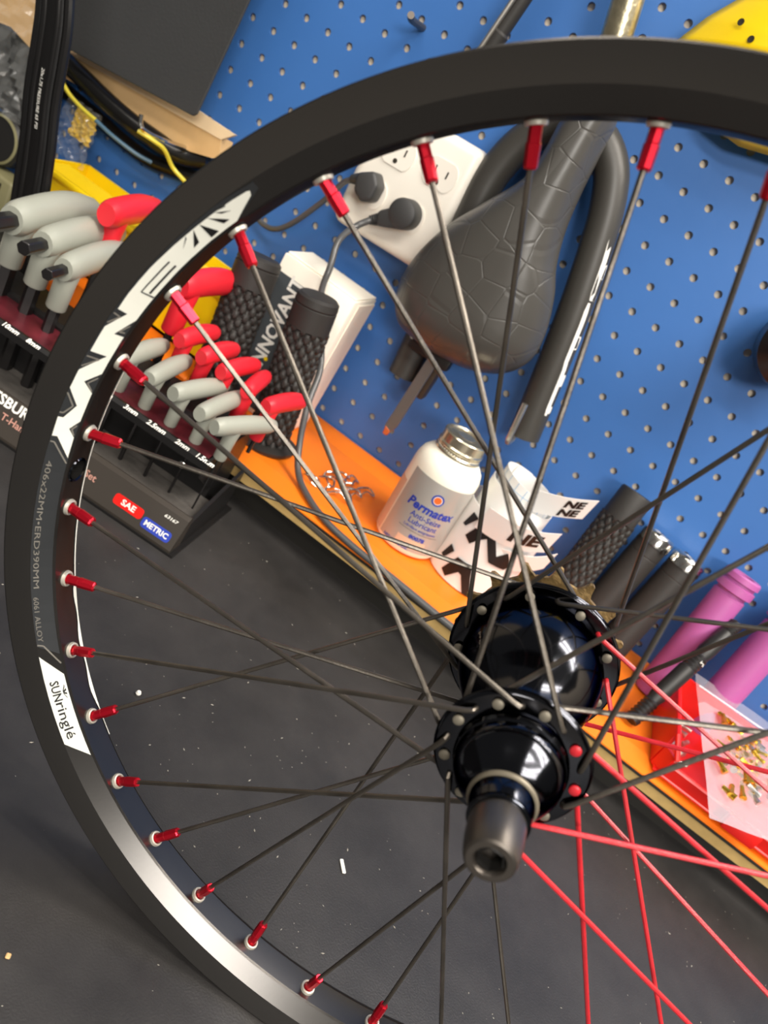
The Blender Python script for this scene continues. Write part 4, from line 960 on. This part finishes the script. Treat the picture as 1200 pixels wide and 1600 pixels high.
# ============================================================ TOP LEFT: sheet, carton, hanging tyre, bags
st = obj('charcoal_sheet', bev(prism([(-0.4325, -0.062, 0.2445), (-0.4355, -0.062, 0.2410), (-0.4400, -0.062, 0.2405), (-0.605, -0.062, 0.2225), (-0.630, -0.062, 0.45), (-0.4240, -0.062, 0.45)], (0, 0.003, 0)), 0.0006, 1), M['sheet'], smooth=False)
tagit(st, 'large charcoal sheet hanging at the top left in front of the cardboard box', 'sheet')
cb = thing('cardboard_box', 'brown cardboard box flattened behind the charcoal sheet at the top left', 'box', (-0.5, -0.03, 0.2))
obj('front_panel', prism([(-0.66, -0.030, 0.188), (-0.4440, -0.030, 0.2055), (-0.4120, -0.030, 0.2150), (-0.418, -0.030, 0.2330), (-0.66, -0.030, 0.2120)], (0, 0.022, 0)), M['kraft'], cb, smooth=False)
obj('flap', prism([(-0.60, -0.031, 0.2160), (-0.418, -0.031, 0.2325), (-0.4060, -0.031, 0.2440), (-0.4450, -0.031, 0.2430), (-0.60, -0.031, 0.240)], (0, 0.004, 0)), M['kraft2'], cb, smooth=False)
ht = thing('bicycle_tyre', 'folded black bicycle tyre hanging at the far left with tiny white print', 'tyre', (-0.45, -0.19, 0.05))
YT = -0.185
tyP = [(-0.522, YT, 0.330), (-0.508, YT, 0.290), (-0.498, YT, 0.262), (-0.492, YT, 0.235), (-0.486, YT, 0.205), (-0.476, YT, 0.170), (-0.467, YT, 0.130), (-0.459, YT, 0.085), (-0.455, YT, 0.055)]
tc_ = catmull(tyP, 8)
def offp(dx, dy): return [p+Vector((dx, dy, 0)) for p in tc_]
obj('casing', tube(offp(0, 0), 0.0155, 20, ell=0.5, up=(1, 0, 0)), M['rub_dk'], ht)
for nm, dx, dy, r in (('bead', -0.0145, -0.002, 0.0042), ('bead', 0.0145, -0.002, 0.0042), ('tread_ridge', -0.0055, -0.0065, 0.0024), ('tread_ridge', 0.0075, -0.006, 0.0020)):
    obj(nm, tube(offp(dx, dy), r, 10), M['rub_dk'], ht)
g = text2d('20x1.75 PRESSURE 65 PSI', 0.0042, 1.0, 0.0)
def tym(u, v):
    s = 0.205-u; q = 0
    for a, b in zip(tc_[:-1], tc_[1:]):
        if b.z <= s <= a.z: q = (a.z-s)/(a.z-b.z+1e-9); p = a+(b-a)*q; break
    else: p = tc_[0]
    return Vector((p.x+0.0022+v, p.y-0.0083, s))
obj('lettering', mapto(g, tym), M['text_w'], ht, smooth=False)
# looped dark inner tubes and a yellow cord behind the carton
for i, (lb, pts, r, m) in enumerate((('black inner tube looping under the cardboard box', [(-0.64, -0.035, 0.212), (-0.58, -0.038, 0.205), (-0.53, -0.040, 0.199), (-0.49, -0.036, 0.196), (-0.455, -0.024, 0.196), (-0.43, -0.016, 0.206)], 0.0095, 'rub_dk'),
                                      ('second black inner tube sagging lower behind the yellow cord', [(-0.64, -0.014, 0.180), (-0.58, -0.014, 0.176), (-0.53, -0.014, 0.171), (-0.49, -0.014, 0.171), (-0.45, -0.012, 0.180), (-0.42, -0.010, 0.186)], 0.0075, 'rub_dk'))):
    o = obj('inner_tube', tube(catmull(pts, 8), r, 14), M[m]); tagit(o, lb, 'inner tube', 'inner tubes under the cardboard box')
yc = thing('cord', 'thin yellow and blue cord looped over the peg hook at the left', 'cord', (-0.5, -0.05, 0.17))
obj('strand', tube(catmull([(-0.600, -0.055, 0.205), (-0.578, -0.055, 0.190), (-0.556, -0.055, 0.184), (-0.535, -0.055, 0.182)], 6), 0.0021, 8), M['yb_wire'], yc, label='yellow stretch of the cord')
obj('strand', tube(catmull([(-0.535, -0.055, 0.182), (-0.515, -0.050, 0.178), (-0.492, -0.040, 0.1745), (-0.478, -0.030, 0.174)], 6), 0.0021, 8), M['teal_wire'], yc, label='blue stretch of the cord')
obj('strand', tube(catmull([(-0.4700, -0.080, 0.2040), (-0.4560, -0.072, 0.2030), (-0.4500, -0.060, 0.1990), (-0.4440, -0.045, 0.1860), (-0.4260, -0.038, 0.1790), (-0.405, -0.034, 0.170)], 6), 0.0021, 8), M['yb_wire'], yc, label='yellow stretch of the cord')
peg_hook('chrome peg hook with an upturned tip below the cardboard box', [(-0.4480, 0.004, 0.207), (-0.4480, -0.012, 0.206), (-0.4560, -0.060, 0.206), (-0.4640, -0.078, 0.2070), (-0.4680, -0.082, 0.2110), (-0.4705, -0.083, 0.2190)], 0.0022)
# crinkled clear bag with kraft card, behind the tyre
pbg = thing('parcel_bag', 'crinkled clear bag holding kraft card at the top left behind the hanging tyre', 'bag', (-0.66, -0.06, 0.13))
def crinkle(x0, x1, z0, z1, y, n_=26, amp=0.006, seed=2, shear=0.0):
    random.seed(seed); V = []; F = []
    for j in range(n_+1):
        for i in range(n_+1):
            u, v = i/n_, j/n_
            V.append(Vector((x0+(x1-x0)*u+shear*v, y+amp*math.sin(23*u+11*math.sin(5*v))*math.cos(13*v+4*u)+random.uniform(-amp, amp)*0.35, z0+(z1-z0)*v)))
    for j in range(n_):
        for i in range(n_): a = j*(n_+1)+i; F.append((a, a+1, a+n_+2, a+n_+1))
    return V, F
obj('film', crinkle(-0.74, -0.614, 0.132, 0.30, -0.060), M['film'], pbg, smooth=False)
random.seed(4)
kp = [(-0.735, 0.205), (-0.70, 0.200), (-0.67, 0.206), (-0.640, 0.200), (-0.620, 0.215), (-0.615, 0.262), (-0.66, 0.268), (-0.70, 0.262), (-0.735, 0.266)]
obj('kraft_card', prism([(x, -0.045, z) for x, z in kp], (0, 0.002, 0)), M['kraft'], pbg, smooth=False)
obj('dark_pouch', rbox((-0.672, -0.034, 0.165), (0.13, 0.010, 0.075), 0.003, 2), M['rub_dk'], pbg)
fb = thing('parcel_bag', 'small crinkled clear bag with bright yellow contents beside the hanging tyre', 'bag', (-0.545, -0.05, 0.15))
obj('film', crinkle(-0.583, -0.538, 0.128, 0.186, -0.045, 16, 0.004, 5), M['film'], fb, smooth=False)
obj('contents', crinkle(-0.574, -0.546, 0.150, 0.178, -0.038, 12, 0.003, 9), M['gold_foil'], fb, smooth=False)
# olive power strip and a dark round reel at the left edge
ps = thing('power_strip', 'olive grey power strip at the left edge under the black reel', 'power strip', (-0.62, -0.05, 0.06))
obj('housing', rbox((-0.640, -0.045, 0.048), (0.085, 0.03, 0.056), 0.004, 3), M['olive'], ps)
for dz in (0.016, -0.010):
    for dx in (0.013, 0.028): obj('slot', box((-0.640+dx, -0.0602, 0.048+dz), (0.003, 0.001, 0.010)), M['slot'], ps, smooth=False)
    obj('slot', disc((-0.640+0.020, -0.0606, 0.048+dz-0.011), (0, -1, 0), 0.004, 12), M['slot'], ps, smooth=False)
rlr = thing('tape_reel', 'black reel with a yellow rim stripe at the left edge', 'reel', (-0.635, -0.05, 0.10))
obj('disc', lathe((-0.640, -0.010, 0.104), (0, -1, 0), [(0, 0), (0, 0.027), (0.036, 0.027), (0.040, 0.024), (0.041, 0)], 40), M['satin_black'], rlr)
obj('stripe', lathe((-0.640, -0.050, 0.104), (0, -1, 0), [(-0.002, 0.0245), (0.0, 0.0250), (0.001, 0.0225)], 40), M['olive'], rlr)
# white carton at the left edge beside the keys
wc = thing('small_carton', 'small white carton at the far left edge behind the hex keys', 'box', (-0.45, -0.2, 0.045))
obj('carton', rbox((-0.4800, -0.2100, 0.0370), (0.060, 0.05, 0.074), 0.003, 2), M['card_w'], wc)
